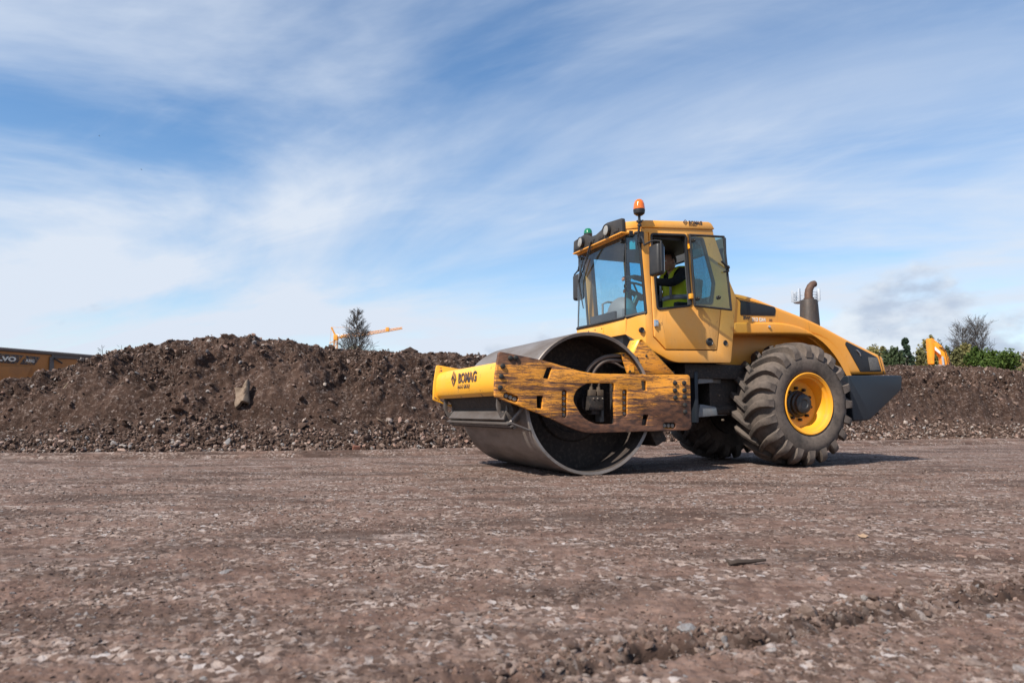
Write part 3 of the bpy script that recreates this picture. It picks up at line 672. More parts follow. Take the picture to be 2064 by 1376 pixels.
# inner rails that carry the drum bearings, and the rear cross beam
for s in (1,-1):
    b = MB(); b.box((-1.15,min(s*1.0,s*1.085),.50),(-.30,max(s*1.0,s*1.085),.58)); b.box((-.36,min(s*.93,s*1.085),.52),(-.30,max(s*.93,s*1.085),.98)); b.box((.16,min(s*.93,s*1.085),.60),(.30,max(s*.93,s*1.085),.64)); b.build('bearing_bracket', M['frame'], RR)
b = MB(); b.box((-1.20,-1.09,.56),(-1.02,1.09,1.02), .02); b.build('rear_cross_beam', M['frame'], RR)
b = MB(); b.box((-1.0,-.9,.30),(-.84,.9,.52), .02, (0,.5,0)); b.build('rear_scraper', M['frame'], RR)
# ---- hydraulic motor in the opening
mo = MB(); mo.box((-.225,.80,.675),(-.05,.93,.83), .012); mo.box((-.185,.72,.63),(-.09,.90,.70), .01); mo.lathe([(0,.69),(.11,.69),(.11,.80),(0,.80)], (-.137,0,.75), 'y', 20); mo = mo.build('drum_motor', M['frame'], RR)
b = MB(); b.box((-.225,.84,.83),(-.148,.93,.895), .008); b.box((-.135,.84,.83),(-.058,.93,.895), .008); b.build('valve_block', M['brass'], mo)
for x in (-.187,-.097): b = MB(); b.lathe([(.0,.895),(.024,.895),(.024,.925),(.018,.925),(.018,.945),(.022,.945),(.022,.975),(0,.975)], (x,.885,0), 'z', 8); b.build('hose_fitting', M['brass'], mo, 30)
b = MB(); b.box((-.30,.68,.55),(-.25,.80,.90), .01); b.box((-.27,.80,.60),(-.245,.84,.88), .005); b.build('motor_bracket', M['joint'], mo)
for x in (-.21,-.15,-.10):
    bolt((x,.925,.80), .011, .014, 'steelbolt', mo)
# hoses arching from the guard down to the motor
def hose(pts, r): 
    P = [Vector(p) for p in pts]; Q = []
    for i in range(len(P)-1):
        p0, p1, p2, p3 = P[max(i-1,0)], P[i], P[i+1], P[min(i+2,len(P)-1)]
        for k in range(6):
            t = k/6; Q.append(.5*((2*p1)+(p2-p0)*t+(2*p0-5*p1+4*p2-p3)*t*t+(3*p1-p0-3*p2+p3)*t**3))
    Q.append(P[-1]); b = MB(); b.tube(Q, r, 10); return b.build('hose', M['hose'], RR, 60)
hose([(-.52,.95,1.262),(-.40,.95,1.268),(-.24,.95,1.250),(-.11,.94,1.185),(-.03,.92,1.085),(-.04,.90,1.0),(-.097,.885,.97)], .021)
hose([(-.52,.95,1.205),(-.42,.95,1.213),(-.27,.95,1.212),(-.17,.94,1.165),(-.105,.92,1.075),(-.12,.90,1.0),(-.187,.885,.97)], .020)
hose([(-.54,.95,1.12),(-.45,.95,1.140),(-.36,.95,1.185),(-.26,.93,1.20),(-.17,.90,1.16),(-.14,.85,1.05),(-.15,.78,.9)], .012)
# hose guard bracket
gb = plate('hose_guard', rnd([(-.400,1.295),(-.570,1.297),(-.632,1.425),(-.690,1.428),(-1.080,1.077),(-.478,1.072)], [.01,.01,.03,.03,.01,.01]), [], .985, 1.005, M['plate'], RR, .003)
b = MB(); pr = [(-.395,1.297),(-.565,1.299),(-.628,1.430),(-.640,1.452),(-.668,1.458),(-.692,1.440),(-1.085,1.080)]
vs_ = [(x,.80,z) for x,z in pr]+[(x,1.003,z) for x,z in pr]; n_ = len(pr); b.vf(vs_, [(i,i+1,i+1+n_,i+n_) for i in range(n_-1)]); o = b.build('guard_flange', M['beam'], gb, 50); o.modifiers.new('t','SOLIDIFY').thickness = .014
b = MB(); b.box((-.56,.975,1.09),(-.485,1.012,1.155)); b.build('guard_tab', M['rim'], gb)
for x, z in [(-.43,1.270),(-.505,1.095),(-.72,1.27),(-.60,1.245),(-.66,1.10)]: bolt((x,1.004,z), .014, .012, 'bolt', gb)
# ---- front beam
FB = [(1.020,.838),(1.052,.862),(1.066,.96),(1.062,1.06),(1.045,1.115),(1.010,1.150),(.960,1.168),(.86,1.178)]
FBp = [(x,z) for x,z in FB]; nfb = len(FBp); inn = [(x-.022,z-.016) for x,z in FBp]
b = MB(); ring = FBp+inn[::-1]; m = len(ring); vs_ = [(x,-1.088,z) for x,z in ring]+[(x,1.088,z) for x,z in ring]
b.vf(vs_, [(i,(i+1)%m,(i+1)%m+m,i+m) for i in range(m)]+[tuple(range(m)), tuple(range(2*m-1,m-1,-1))]); fb = b.build('front_beam', M['beam'], RR, 50)
fb['label'] = 'chipped yellow front beam with dark lettering'
b = MB(); b.box((.80,-1.085,.86),(.90,1.085,1.16)); b.build('beam_back', M['frame'], fb)
uz = Vector((-.03,0,1)); xf = 1.070
# words on the beam run from the far side to the near side
text('lettering', 'BOMAG', .150, (xf-.001,-.165,.990), (0,1,0), uz, M['ink'], fb, .0015, .006, 1.20)
text('lettering', 'FAYAT GROUP', .062, (xf-.003,-.19,.925), (0,1,0), uz, M['ink'], fb, .0012, .001, 1.06)
def emblem(c, ux, uz, s, mat, parent, th=.004):
    """diamond outline with a notch, the maker's mark"""
    ux, uz = Vector(ux).normalized(), Vector(uz).normalized(); n = ux.cross(uz)
    def prism(b, poly):
        k = len(poly); f = [Vector(c)+ux*p[0]*s+uz*p[1]*s for p in poly]; b.vf([tuple(q) for q in f]+[tuple(q+n*th) for q in f], [tuple(range(k-1,-1,-1)), tuple(range(k,2*k))]+[(i,(i+1)%k,(i+1)%k+k,i+k) for i in range(k)])
    b = MB()
    prism(b, [(-.06,.96),(-.06,.60),(-.60,0),(-.06,-.60),(-.06,-.96),(-1,0)]); prism(b, [(.06,.96),(1,0),(.06,-.96),(.06,-.60),(.60,0),(.06,.60)]); prism(b, [(0,.30),(.27,0),(0,-.30),(-.27,0)])
    return b.build('emblem', M[mat], parent, 0)
emblem((xf-.002,-.335,1.045), (0,1,0), uz, .095, 'ink', fb, .003)
# ---- scraper under the beam
def brk_poly(): return rnd([(.98,.86),(.99,.70),(.93,.58),(.80,.53),(.70,.60),(.74,.84)], .04)
for y in (-1.0,.86):
    plate('scraper_bracket', brk_poly(), [slot(.91,.76,.91,.68,.030)], y-.014, y+.014, M['scraper'], RR, .004)
b = MB(); pr = [(.955,.86),(.865,.70),(.86,.66)]; vs_ = [(x,-.98,z) for x,z in pr]+[(x,1.0,z) for x,z in pr]; b.vf(vs_, [(0,1,4,3),(1,2,5,4)]); o = b.build('scraper_plate', M['frame'], RR, 0); o.modifiers.new('t','SOLIDIFY').thickness = .012
b = MB(); b.vf([(.865,-.93,.66),(.935,-.93,.575),(.935,.96,.575),(.865,.84,.66)], [(0,1,2,3)]); o = b.build('scraper_wing', M['scraper'], RR, 0); o.modifiers.new('t','SOLIDIFY').thickness = .014
for dx_, dz_, mt in ((.930,.545,'scraper'),(.895,.520,'scraper'),(.860,.505,'frame')):
    b = MB(); b.box((dx_-.045,-1.02,dz_-.010),(dx_+.015,1.05,dz_+.010), .003, (0,.35,0)); b.build('scraper_blade', M[mt], RR)
b = MB(); b.tube([(.90,1.0,.54),(.80,1.03,.66),(.72,1.03,.74)], .018, 6); b.tube([(.90,1.04,.545),(.70,1.06,.47)], .014, 6); b.build('scraper_strut', M['scraper'], RR)
# ---- articulation joint
b = MB(); b.box((-1.36,-.62,.45),(-1.215,.62,1.14), .015); b.build('joint_bulkhead', M['frame'], RR)
for s in (.43,-.43): b = MB(); b.box((-1.73,s-.13,.53),(-1.68,s+.13,1.14), .01); b.build('joint_post', M['blue'], RR)
for z0, z1, z2, xr in ((1.123,.995,1.103,-1.99),(.752,.593,.720,-2.04)):
    plate('joint_fork', rnd([(-1.78,z0),(xr+.02,z2),(xr,z1+.02),(-1.75,z1)], .02), [], .42, .52, M['joint'], RR, .008)
    plate('joint_fork', rnd([(-1.78,z0),(xr+.02,z2),(xr,z1+.02),(-1.75,z1)], .02), [], -.52, -.42, M['joint'], RR, .008)
    plate('joint_tongue', rnd([(-2.0,-.45),(-2.29,-.40),(-2.29,.40),(-2.0,.45)], .03), [], z1+.02, z1+.085, M['joint'], RR, .006, 'z')
    b = MB(); b.tube([(-2.22,.36,z1+.085),(-2.22,.36,z1+.15),(-2.24,.30,z1+.16)], [.07,.07,.03], 10); b.build('joint_pin', M['joint'], RR)
b = MB(); b.box((-1.80,-.40,.60),(-1.74,.40,1.10)); b.tube([(-1.9,.0,.5),(-1.9,.0,1.2)], .13, 16); b.build('joint_core', M['frame'], RR)
for x, z in [(-1.88,1.17),(-2.06,1.19),(-2.06,1.14),(-2.05,.86),(-2.10,.56)]: bolt((x,.52,z), .015, .03, 'brass', RR)
b = MB(); b.tube([(-1.3,.35,.62),(-2.4,.42,.70)], .05, 10); b.tube([(-1.8,.385,.66),(-2.4,.42,.70)], .065, 10); b.build('steering_cylinder', M['frame'], RR)
# ---- rear chassis
b = MB(); b.box((-4.55,-.42,.62),(-2.0,.42,1.16), .02); b.box((-2.45,-.55,1.06),(-1.55,.55,1.24), .02); b.box((-1.75,-.38,.50),(-1.25,.38,.56)); b.build('chassis', M['frame'], RR)
b = MB(); b.tube([(-3.003,-.55,.755),(-3.003,.55,.755)], .19, 18); b.lathe([(.0,-.26),(.30,-.2),(.33,0),(.30,.2),(.0,.26)], (-3.003,0,.755), 'y', 20); b.build('axle', M['frame'], RR)
# ---- rear wheels
def make_wheel(s):
    w = MB(); prof = [(.355,.79),(.37,.99),(.385,1.015),(.42,1.030),(.50,1.045),(.575,1.030),(.590,1.020),(.628,.99),(.658,.955),(.682,.90),(.694,.82),(.698,.72),(.694,.62),(.682,.54),(.658,.485),(.628,.45),(.575,.405),(.42,.41),(.37,.45),(.355,.65)]
    w.lathe(prof, (0,0,0), 'y', 96, True); wh = w.build('wheel', M['tyre'], RR, 50); wh.location = (-3.003,0,.757)
    r = MB(); r.lathe([(.345,.44),(.368,.44),(.352,.47),(.34,.66),(.325,.70),(.300,.80),(.30,.865),(.318,.895),(.325,.96),(.345,.975),(.352,1.00),(.372,1.012),(.378,1.024),(.366,1.030),(.340,1.012),(.334,.985),(.312,.968),(.304,.90),(.287,.87),(.283,.835),(.19,.815),(.0,.815),(0,.44)], (0,0,0), 'y', 72); r.build('rim', M['rim'], wh, 35)
    h = MB(); h.lathe([(.0,.81),(.165,.81),(.165,.835),(.140,.85),(.140,.885),(.122,.900),(.118,.935),(.10,.945),(.06,.945),(.05,.935),(0,.935)], (0,0,0), 'y', 32); h.build('hub', M['black'], wh, 35)
    for k in range(10):
        a = 2*math.pi*k/10+.2; bolt((math.cos(a)*.195,.813,math.sin(a)*.195), .021, .05, 'bolt', wh, n=6, name='wheel_nut')
    b = MB(); b.lathe([(0,.40),(.40,.40),(.40,.436),(0,.436)], (0,0,0), 'y', 40); b.build('brake_drum', M['frame'], wh)
    # lugs: curved bars from the tread centre out over the shoulder
    st = [(.700,.755,.700,.028,0.0),(.78,.760,.700,.030,.085),(.86,.757,.690,.033,.160),(.93,.748,.675,.037,.212),(.985,.731,.640,.041,.236),(1.026,.700,.600,.044,.243),(1.046,.655,.585,.043,.244),(1.044,.622,.580,.036,.244)]
    b = MB(); rings = []
    for y, rt, rb, hw, a in st:
        ring = []
        for da, rr, k in ((-1.45,rb-.02,1),(-1,rt-.006,1),(-.7,rt,1),(.7,rt,1),(1,rt-.006,1),(1.45,rb-.02,1)):
            t = a + da*hw/.72; ring.append(b.bm.verts.new((rr*math.cos(t), y, rr*math.sin(t))))
        rings.append(ring)
    for i in range(len(rings)-1):
        for k in range(5): b.bm.faces.new((rings[i][k], rings[i][k+1], rings[i+1][k+1], rings[i+1][k]))
    b.bm.faces.new(rings[0]); b.bm.faces.new(rings[-1])
    l0 = b.build('lug', M['tyre'], wh, 30); nl = 20
    me2 = l0.data.copy()
    for v in me2.vertices: v.co.y = 1.44 - v.co.y
    me2.flip_normals()
    for k in range(nl):
        a = 2*math.pi*k/nl+.08
        if k: copyobj(l0, wh, None, (0,-a,0))
        else: l0.rotation_euler = (0,-a,0)
        c = copyobj(l0, wh, None, (0,-(a+math.pi/nl),0)); c.data = me2
    if s < 0: wh.scale = (1,-1,1)
    return wh
make_wheel(1); make_wheel(-1)
# ---- cab
SIDE = [(-.853,2.79),(-.930,1.786),(-.900,1.76),(-.900,1.405),(-1.213,1.256),(-1.325,1.232),(-2.098,1.248),(-2.150,1.62),(-2.208,2.050),(-2.113,2.246),(-1.900,2.80)]
DWIN = rnd([(-.992,2.727),(-1.482,2.762),(-1.534,1.912),(-1.062,1.842)], .04)
DOOR = [(-.970,2.752),(-1.505,2.785),(-1.520,2.60),(-1.575,1.912),(-1.965,1.905),(-1.887,1.400),(-1.168,1.382),(-1.014,1.524)]
RWIN = rnd([(-1.548,2.735),(-1.735,2.752),(-1.889,2.216),(-1.842,1.950),(-1.596,1.938)], .03)
SIDEr = rnd(SIDE, [.02,.0,.0,.0,.05,.05,.03,.1,.05,.05,.03])
cs = plate('cab_side', SIDEr, [grow(DOOR,.009), RWIN], .672, .720, M['cab'], RR, .006)
plate('cab_side', SIDEr, [DWIN, RWIN], -.720, -.672, M['cab'], RR, .006)
dr = plate('door', rnd(DOOR, .012), [DWIN], .684, .727, M['cab'], RR, .005)
plate('window_seal', grow(DWIN,.012), [grow(DWIN,-.014)], .700, .735, M['rubber'], dr, .004)
plate('window_seal', grow(RWIN,.004), [grow(RWIN,-.016)], .690, .726, M['rubber'], cs, .003)
plate('rear_side_window', RWIN, [], .700, .706, M['teal'], cs, .001); plate('rear_side_window', RWIN, [], -.706, -.700, M['paleteal'], cs, .001); plate('far_door_window', DWIN, [], -.706, -.700, M['paleteal'], cs, .001)
INN = [(-.94,2.76),(-1.0,1.76),(-.92,1.44),(-1.22,1.31),(-2.07,1.31),(-2.15,2.04),(-2.06,2.24),(-1.88,2.77)]
M['trim'] = simple('dark_grey_cab_trim', (.045,.050,.058), .8)
for y0, y1 in ((.655,.668),(-.668,-.655)): plate('interior_trim', INN, [grow(DWIN,.004), grow(RWIN,.004)], y0, y1, M['trim'], RR, .002)
b = MB(); b.lathe([(0,.725),(.047,.725),(.050,.740),(.042,.746),(.036,.738),(.0,.732)], (-1.781,0,1.488), 'y', 20); b.box((-1.79,.735,1.472),(-1.745,.750,1.502), .004); b.build('door_handle', M['black'], dr)
for x, z, r in ((-.852,1.592,.033),(-2.022,1.486,.033)):
    b = MB(); b.lathe([(0,.722),(r*.7,.722),(r*.9,.728),(r,.724),(r,.70),(0,.70)], (x,0,z), 'y', 20); b.build('rubber_plug', M['rubber'], cs)
b = MB(); b.box((-1.062,.722,1.640),(-1.012,.745,1.715), .004); b.tube([(-1.012,.742,1.64),(-1.012,.742,1.715)], .012, 8); b.build('door_hinge', M['galv'] if 'galv' in M else M['chrome'], dr)
for z in (2.62,2.02):
    b = MB(); b.box((-1.545,.725,z-.03),(-1.500,.775,z+.03), .004); b.build('window_hinge', M['rim'], dr)
# open window leaf hinged at the post, swung out backwards
A0, A1 = Vector((-1.505,.775,2.752)), Vector((-1.552,.775,1.905)); B1, B0 = Vector((-1.972,.905,1.862)), Vector((-1.893,.905,2.735))
def quadleaf(k0, k1):
    c = (A0+A1+B0+B1)/4; nrm_ = (B0-A0).cross(A1-A0).normalized()
    f = [c+(q-c)*k1 for q in (A0,A1,B1,B0)]; return f, nrm_
b = MB(); cs_ = [A0,A1,B1,B0]; cyc = cs_+[cs_[0]]
for i in range(4): b.tube([cyc[i], cyc[i+1]], .014, 6)
for q in cs_: b.sphere(q, .0145, u=8, v=6)
wf = b.build('window_leaf', M['rubber'], RR)
b = MB(); b.vf([tuple(q) for q in cs_], [(0,1,2,3)]); b.build('tinted_pane', M['green'], wf, 0)
hp = B0.lerp(B1,.42); b = MB(); b.tube([hp+Vector((.10,.03,.06)), hp+Vector((.03,.03,.01)), hp+Vector((-.02,.02,-.01))], .012, 7); b.tube([hp+Vector((.06,.015,-.06)), hp+Vector((-.01,.02,-.05)), hp+Vector((0,.02,.02))], .011, 7); b.sphere(hp+Vector((-.005,.02,0)), .020); b.build('window_latch', M['black'], wf)
for q in (A0.lerp(B0,.09).lerp(A1.lerp(B1,.09),.08), A0.lerp(B0,.09).lerp(A1.lerp(B1,.09),.90), A0.lerp(B0,.68).lerp(A1.lerp(B1,.68),.85)):
    b = MB(); b.tube([q+Vector((0,.012,0)), q+Vector((0,-.02,0))], .024, 12); b.sphere(q+Vector((-.004,.022,.004)), .013); b.build('glass_stud', M['bolt'], wf)
# front corner panels, windscreen, lower front panel
for s in (1,-1):
    b = MB(); f_ = lambda pts: [(x, s*y, z) for x, y, z in pts]
    b.vf(f_([(-.700,.610,1.548),(-.900,.716,1.408),(-.900,.716,1.776),(-.930,.716,1.786),(-.705,.600,1.735)]), [(0,1,2,3,4)] if s > 0 else [(4,3,2,1,0)])
    o = b.build('corner_panel', M['cab'], RR, 0); o.modifiers.new('t','SOLIDIFY').thickness = .02
    b = MB(); b.vf(f_([(-.712,.592,1.750),(-.925,.700,1.800),(-.848,.695,2.735),(-.745,.575,2.725)]), [(0,1,2,3)]); q = b.build('quarter_window', M['teal'] if s > 0 else M['paleteal'], RR, 0)
    b = MB(); P_ = f_([(-.712,.592,1.745),(-.925,.702,1.795),(-.848,.697,2.740),(-.745,.575,2.730)]); P_.append(P_[0])
    for i, r in zip(range(4), (.026,.020,.016,.009)): b.tube([P_[i], P_[i+1]], r, 6)
    b.build('window_frame', M['rubber'], q)
b = MB(); b.box((-.735,-.612,1.548),(-.700,.612,1.735), .008); b.build('front_panel', M['cab'], RR)
b = MB(); b.box((-.705,-.30,1.575),(-.694,.10,1.690), .004); b.build('service_cover', M['cab'], RR)
for y in (-.27,-.1,.07): bolt((-.696,y,1.672), .010, .008, 'bolt', RR, (1,0,0))
b = MB(); nz_, ny_ = 8, 10; vs_ = []
for i in range(nz_+1):
    t = i/nz_; z = 1.742+t*1.0; hw = .592-.022*t
    for j in range(ny_+1):
        y = (j/ny_*2-1)*hw; vs_.append((-.700 - .045*t + .022*math.sin(math.pi*t) + .012*(1-(y/hw)**2), y, z))
b.vf(vs_, [(i*(ny_+1)+j, i*(ny_+1)+j+1, (i+1)*(ny_+1)+j+1, (i+1)*(ny_+1)+j) for i in range(nz_) for j in range(ny_)]); ws = b.build('windscreen', M['clear'], RR, 60)
b = MB(); b.tube([(-.70,-.60,1.742),(-.69,0,1.742),(-.70,.60,1.742)], .016, 6); b.build('screen_seal', M['rubber'], ws)
for q in ((-.705,.52,2.66),(-.705,-.50,2.66)): b = MB(); b.tube([q, (q[0]-.03,q[1],q[2])], .022, 10); b.build('glass_stud', M['bolt'], ws)
# roof, visor, lamps
def taper(o):
    for v in o.data.vertices:
        if v.co.x > -.93: v.co.y *= 1-.155*min(1, (v.co.x+.93)/.24)
rf = plate('roof', rnd([(-.700,2.868),(-.93,2.884),(-1.842,2.955),(-1.898,2.872),(-1.880,2.862),(-.93,2.797),(-.705,2.778)], [0,.0,.05,.0,.0,0,0]), [], -.740, .740, M['cab'], RR, .014); taper(rf)
taper(plate('roof_band', [(-.71,2.778),(-.93,2.795),(-1.88,2.860),(-1.895,2.79),(-.93,2.735),(-.72,2.720)], [], -.724, .724, M['cab'], rf, .005))
text('lettering', 'BOMAG', .058, (-1.515,.7425,2.892), (-1,0,.07), (0,0,1), M['ink'], rf, .001, .0025, .95)
text('lettering', 'FAYAT GROUP', .018, (-1.52,.7425,2.873), (-1,0,.07), (0,0,1), M['ink'], rf, .001, .0, .9)
emblem((-1.468,.7415,2.912), (-1,0,.07), (0,0,1), .033, 'ink', rf, .002)
VZ = [(.640,2.905),(.300,2.935),(.215,2.925),(.165,2.880),(.02,2.850),(-.15,2.862),(-.225,2.905),(-.30,2.925),(-.585,2.900),(-.60,2.735),(.645,2.735)]
vz = plate('visor', rnd(VZ, .02), [], -.705, -.650, M['visor'], RR, .012, 'x')
plate('visor_lip', [(-.60,2.728),(.645,2.728),(.645,2.742),(-.60,2.742)], [], -.76, -.645, M['yellow'], vz, .003, 'x')
for y in (.335,-.335):
    b = MB(); b.lathe([(0,-.70),(.056,-.70),(.066,-.655),(.070,-.615),(.066,-.605),(.061,-.615),(0,-.62)], (0,y,2.828), 'x', 28); wl = b.build('work_lamp', M['black'], vz)
    b = MB(); b.lathe([(.0,-.603),(.035,-.604),(.060,-.613)], (0,y,2.828), 'x', 28); b.build('lamp_lens', M['lens'], wl, 60)
for y in (.52,.16,-.10,-.48): b = MB(); b.box((-.655,y-.06,2.765),(-.640,y+.06,2.800), .004); b.build('visor_tab', M['frame'], vz)
def wiper(y0, y1, z1, yb, z2, z3):
    b = MB(); b.tube([(-.655,y0,2.80),(-.635,y0-.02,2.775),(-.655,(y0+y1)/2,2.55),(-.665,y1,z1)], [.014,.012,.009,.007], 6); b.tube([(-.648,y0+.05,2.80),(-.650,(y0+y1)/2+.03,2.55),(-.66,y1,z1+.02)], .006, 5); w = b.build('wiper', M['black'], RR)
    b = MB(); b.tube([(-.675,yb,z2),(-.667,y1,z1),(-.680,yb-.02,z3)], [.006,.012,.006], 6); b.build('wiper_blade', M['rubber'], w)
wiper(-.06,-.48,2.33,-.36,2.64,1.98)
b = MB(); b.lathe([(.0,2.915),(.050,2.915),(.056,2.93),(.056,2.975),(.0,2.975)], (-.78,-.42,0), 'z', 20); gl = b.build('green_lamp', M['black'], RR)
b = MB(); b.lathe([(.055,2.975),(.056,2.99),(.050,3.02),(.034,3.042),(.0,3.05)], (-.78,-.42,0), 'z', 20); b.build('lens', M['greenlens'], gl, 60)
bx_, by_ = -.808, .775
b = MB(); b.tube([(bx_,by_-.04,2.66),(bx_,by_-.02,2.72),(bx_,by_,2.80),(bx_,by_,2.93)], [.008,.014,.016,.016], 10); b.lathe([(0,2.835),(.034,2.835),(.034,2.855),(0,2.855)], (bx_,by_,0), 'z', 14); b.lathe([(0,2.79),(.024,2.79),(.024,2.81),(0,2.81)], (bx_,by_,0), 'z', 12); b.tube([(bx_,by_,2.84),(bx_-.05,by_,2.865)], .008, 6)
bs = b.build('beacon_stem', M['black'], RR)
b = MB(); b.lathe([(0,2.915),(.035,2.915),(.062,2.935),(.068,2.965),(.068,2.985),(0,2.985)], (bx_,by_,0), 'z', 24); bc = b.build('beacon_base', M['black'], RR)
b = MB(); b.lathe([(.066,2.985),(.067,3.00),(.060,3.05),(.048,3.085),(.028,3.103),(0,3.108)], (bx_,by_,0), 'z', 24); b.build('beacon_lens', M['amber'], bc, 60)
# mirrors
def mirror(s):
    def q(x, y, z): return (x, s*y, z)
    b = MB(); b.box(q(-.965,.86,2.185), q(-.862,1.05,2.545), 0); bb_ = b.bm; es = bb_.edges[:]; bmesh.ops.bevel(bb_, geom=es, offset=.032, segments=3, affect='EDGES', profile=.5)
    mt_ = b.build('mirror', M['black'], RR); 
    b = MB(); b.box(q(-.972,.885,2.22), q(-.963,1.025,2.51), .003); b.build('mirror_glass', M['chrome'], mt_)
    b = MB(); b.tube([q(-.84,.735,2.70), q(-.84,.80,2.62), q(-.84,.82,2.56), q(-.87,.90,2.585), q(-.90,.95,2.59), q(-.905,1.06,2.56), q(-.905,1.062,2.22)], .012, 8); b.build('mirror_arm', M['black'], mt_)
    b = MB(); b.box(q(-.875,.725,2.60), q(-.81,.765,2.735), .006); b.build('mirror_mount', M['black'], mt_)
mirror(1); mirror(-1)
# cab inside: floor, rear wall, seat, console, steering wheel
b = MB(); b.box((-2.10,-.665,1.25),(-.74,.665,1.30)); b.build('cab_floor', M['frame'], RR)
plate('rear_wall', [(-.665,1.30),(.665,1.30),(.665,2.80),(-.665,2.80)], [[(-.55,1.98),(-.55,2.66),(.55,2.66),(.55,1.98)]], -2.125, -2.085, M['trim'], RR, .004, 'x')
b = MB(); b.vf([(-2.10,-.55,1.98),(-2.10,.55,1.98),(-2.10,.55,2.66),(-2.10,-.55,2.66)], [(0,1,2,3)]); b.build('rear_window', M['paleteal'], RR, 0)
b = MB(); b.box((-1.9,-.66,2.70),(-.75,.66,2.76)); b.build('headliner', M['black'], RR)
b = MB(); b.box((-2.02,-.26,1.68),(-1.50,.26,1.80), .04); b.box((-2.06,-.25,1.78),(-1.95,.25,2.36), .04, (0,-.12,0)); b.box((-1.95,-.2,1.30),(-1.6,.2,1.68), .03); b.build('seat', M['seat'], RR)
for y in (.30,-.36): b = MB(); b.box((-1.95,y-.03,1.96),(-1.60,y+.05,2.02), .02); b.build('armrest', M['seat'], RR)
ds = MB(); ds.box((-1.12,-.30,1.30),(-.82,.34,1.72), .04); ds.box((-1.12,-.22,1.70),(-.86,.26,1.93), .09); ds.sphere((-1.02,.0,1.86), .2, (.8,1.25,1.15), 20, 12); ds = ds.build('dash_console', M['dash'], RR)
b = MB(); b.box((-.80,-.36,1.74),(-.765,.26,1.87), .01); b.build('screen_box', M['black'], RR)
sw = Vector((-1.25,.06,2.17)); ax = Vector((-.45,0,.89)).normalized(); u_ = Vector((.89,0,.45)).normalized(); v_ = Vector((0,1,0)); 
ringp = [sw+(u_*math.cos(2*math.pi*k/28)+v_*math.sin(2*math.pi*k/28))*.20 for k in range(29)]
b = MB(); b.tube(ringp, .015, 8, False)
for k in range(3): a = 2*math.pi*k/3+.5; b.tube([sw-ax*.05, sw+(u_*math.cos(a)+v_*math.sin(a))*.19], .013, 6)
b.tube([sw-ax*.40, sw-ax*.03], .035, 10); b.build('steering_wheel', M['black'], RR)
b = MB(); b.tube([(-.95,-.36,1.75),(-.95,-.36,2.05),(-1.02,-.36,2.08),(-1.10,-.36,2.08)], .014, 6); b.build('grab_handle', M['dash'], RR)
b = MB(); b.vf([(-.775,.607,2.55),(-.835,.640,2.55),(-.830,.640,2.66),(-.775,.607,2.66)], [(0,1,2,3)]); b.build('sticker', M['paper'], RR, 0)
# ---- engine hood
HD = [(-2.12,2.118),(-2.34,2.100),(-2.552,2.062),(-2.837,1.985),(-3.332,1.858),(-3.601,1.772),(-4.039,1.604),(-4.544,1.436),(-4.646,1.395),(-4.712,1.160),(-3.994,1.146),(-3.927,1.278),(-3.812,1.438),(-3.66,1.555),(-3.465,1.625),(-3.257,1.640),(-3.068,1.640),(-2.12,1.606)]
hd = plate('hood', rnd(HD, [0,.1,.1,.1,.2,.2,.2,.2,.0,0,0,.08,.1,.1,.1,.1,.1,0], 3), [], -.70, .70, M['yellow'], RR, .055, 'y', 40, 5)
CRS = [(-2.16,1.742),(-2.70,1.768),(-2.947,1.772),(-3.273,1.725),(-3.602,1.565),(-3.819,1.360),(-3.955,1.150),(-3.990,1.140)]
LOW = [(-3.994,1.143),(-3.927,1.276),(-3.812,1.436),(-3.66,1.553),(-3.465,1.623),(-3.257,1.638),(-3.068,1.638),(-2.16,1.604)]
fl = plate('wheel_arch_flare', rnd(CRS[:-1], [.0,.2,.15,.2,.2,.2,.0], 5)+rnd(LOW, [.0,.08,.1,.1,.1,.1,.1,0], 3), [], .60, .724, M['yellow'], hd, .024, 'y', 45, 4)
o = copyobj(fl, hd); o.scale = (1,-1,1)
g1 = plate('side_grille', rnd([(-2.205,2.060),(-2.832,1.965),(-2.812,1.858),(-2.272,1.838),(-2.284,2.010)], [.01,.04,.02,.02,.03]), [], .690, .706, M['grille'], hd, .003)
g2 = plate('rear_grille', rnd([(-3.985,1.580),(-4.523,1.385),(-4.588,1.193),(-4.210,1.183),(-3.962,1.540)], [.05,.03,.02,.02,.04]), [], .690, .708, M['grille'], hd, .003)
plate('radiator_mesh', [(-4.349,1.382),(-4.520,1.380),(-4.560,1.217),(-4.383,1.207)], [], .706, .711, M['meshmetal'], g2, .001)
b = MB(); b.tube([(-4.15,.712,1.47),(-4.20,.714,1.43),(-4.215,.714,1.395)], .010, 6); b.build('grille_decal', M['galv'] if 'galv' in M else M['chrome'], g2)
plate('tail_seam', [(-4.548,1.432),(-4.556,1.432),(-4.640,1.168),(-4.630,1.168)], [], .694, .7025, M['rubber'], hd, .001)
text('lettering', 'BW', .058, (-2.318,.7015,1.790), (-1,0,0), (0,0,1), M['ink'], hd, .001, .003, 1.1)
text('lettering', '213 DH', .062, (-2.450,.7015,1.776), (-1,0,0), (0,0,1), M['white'], hd, .001, .003, 1.05)
text('lettering', 'IIII', .05, (-2.72,.7015,1.782), (-1,0,0), (0,0,1), M['ink'], hd, .001, .0, 1.0)
bolt((-2.691,.722,1.712), .018, .020, 'chrome', hd, n=10)
b = MB(); b.box((-3.75,-.36,1.16),(-2.10,.36,1.66), .02); b.build('inner_fender', M['yellow'], hd)
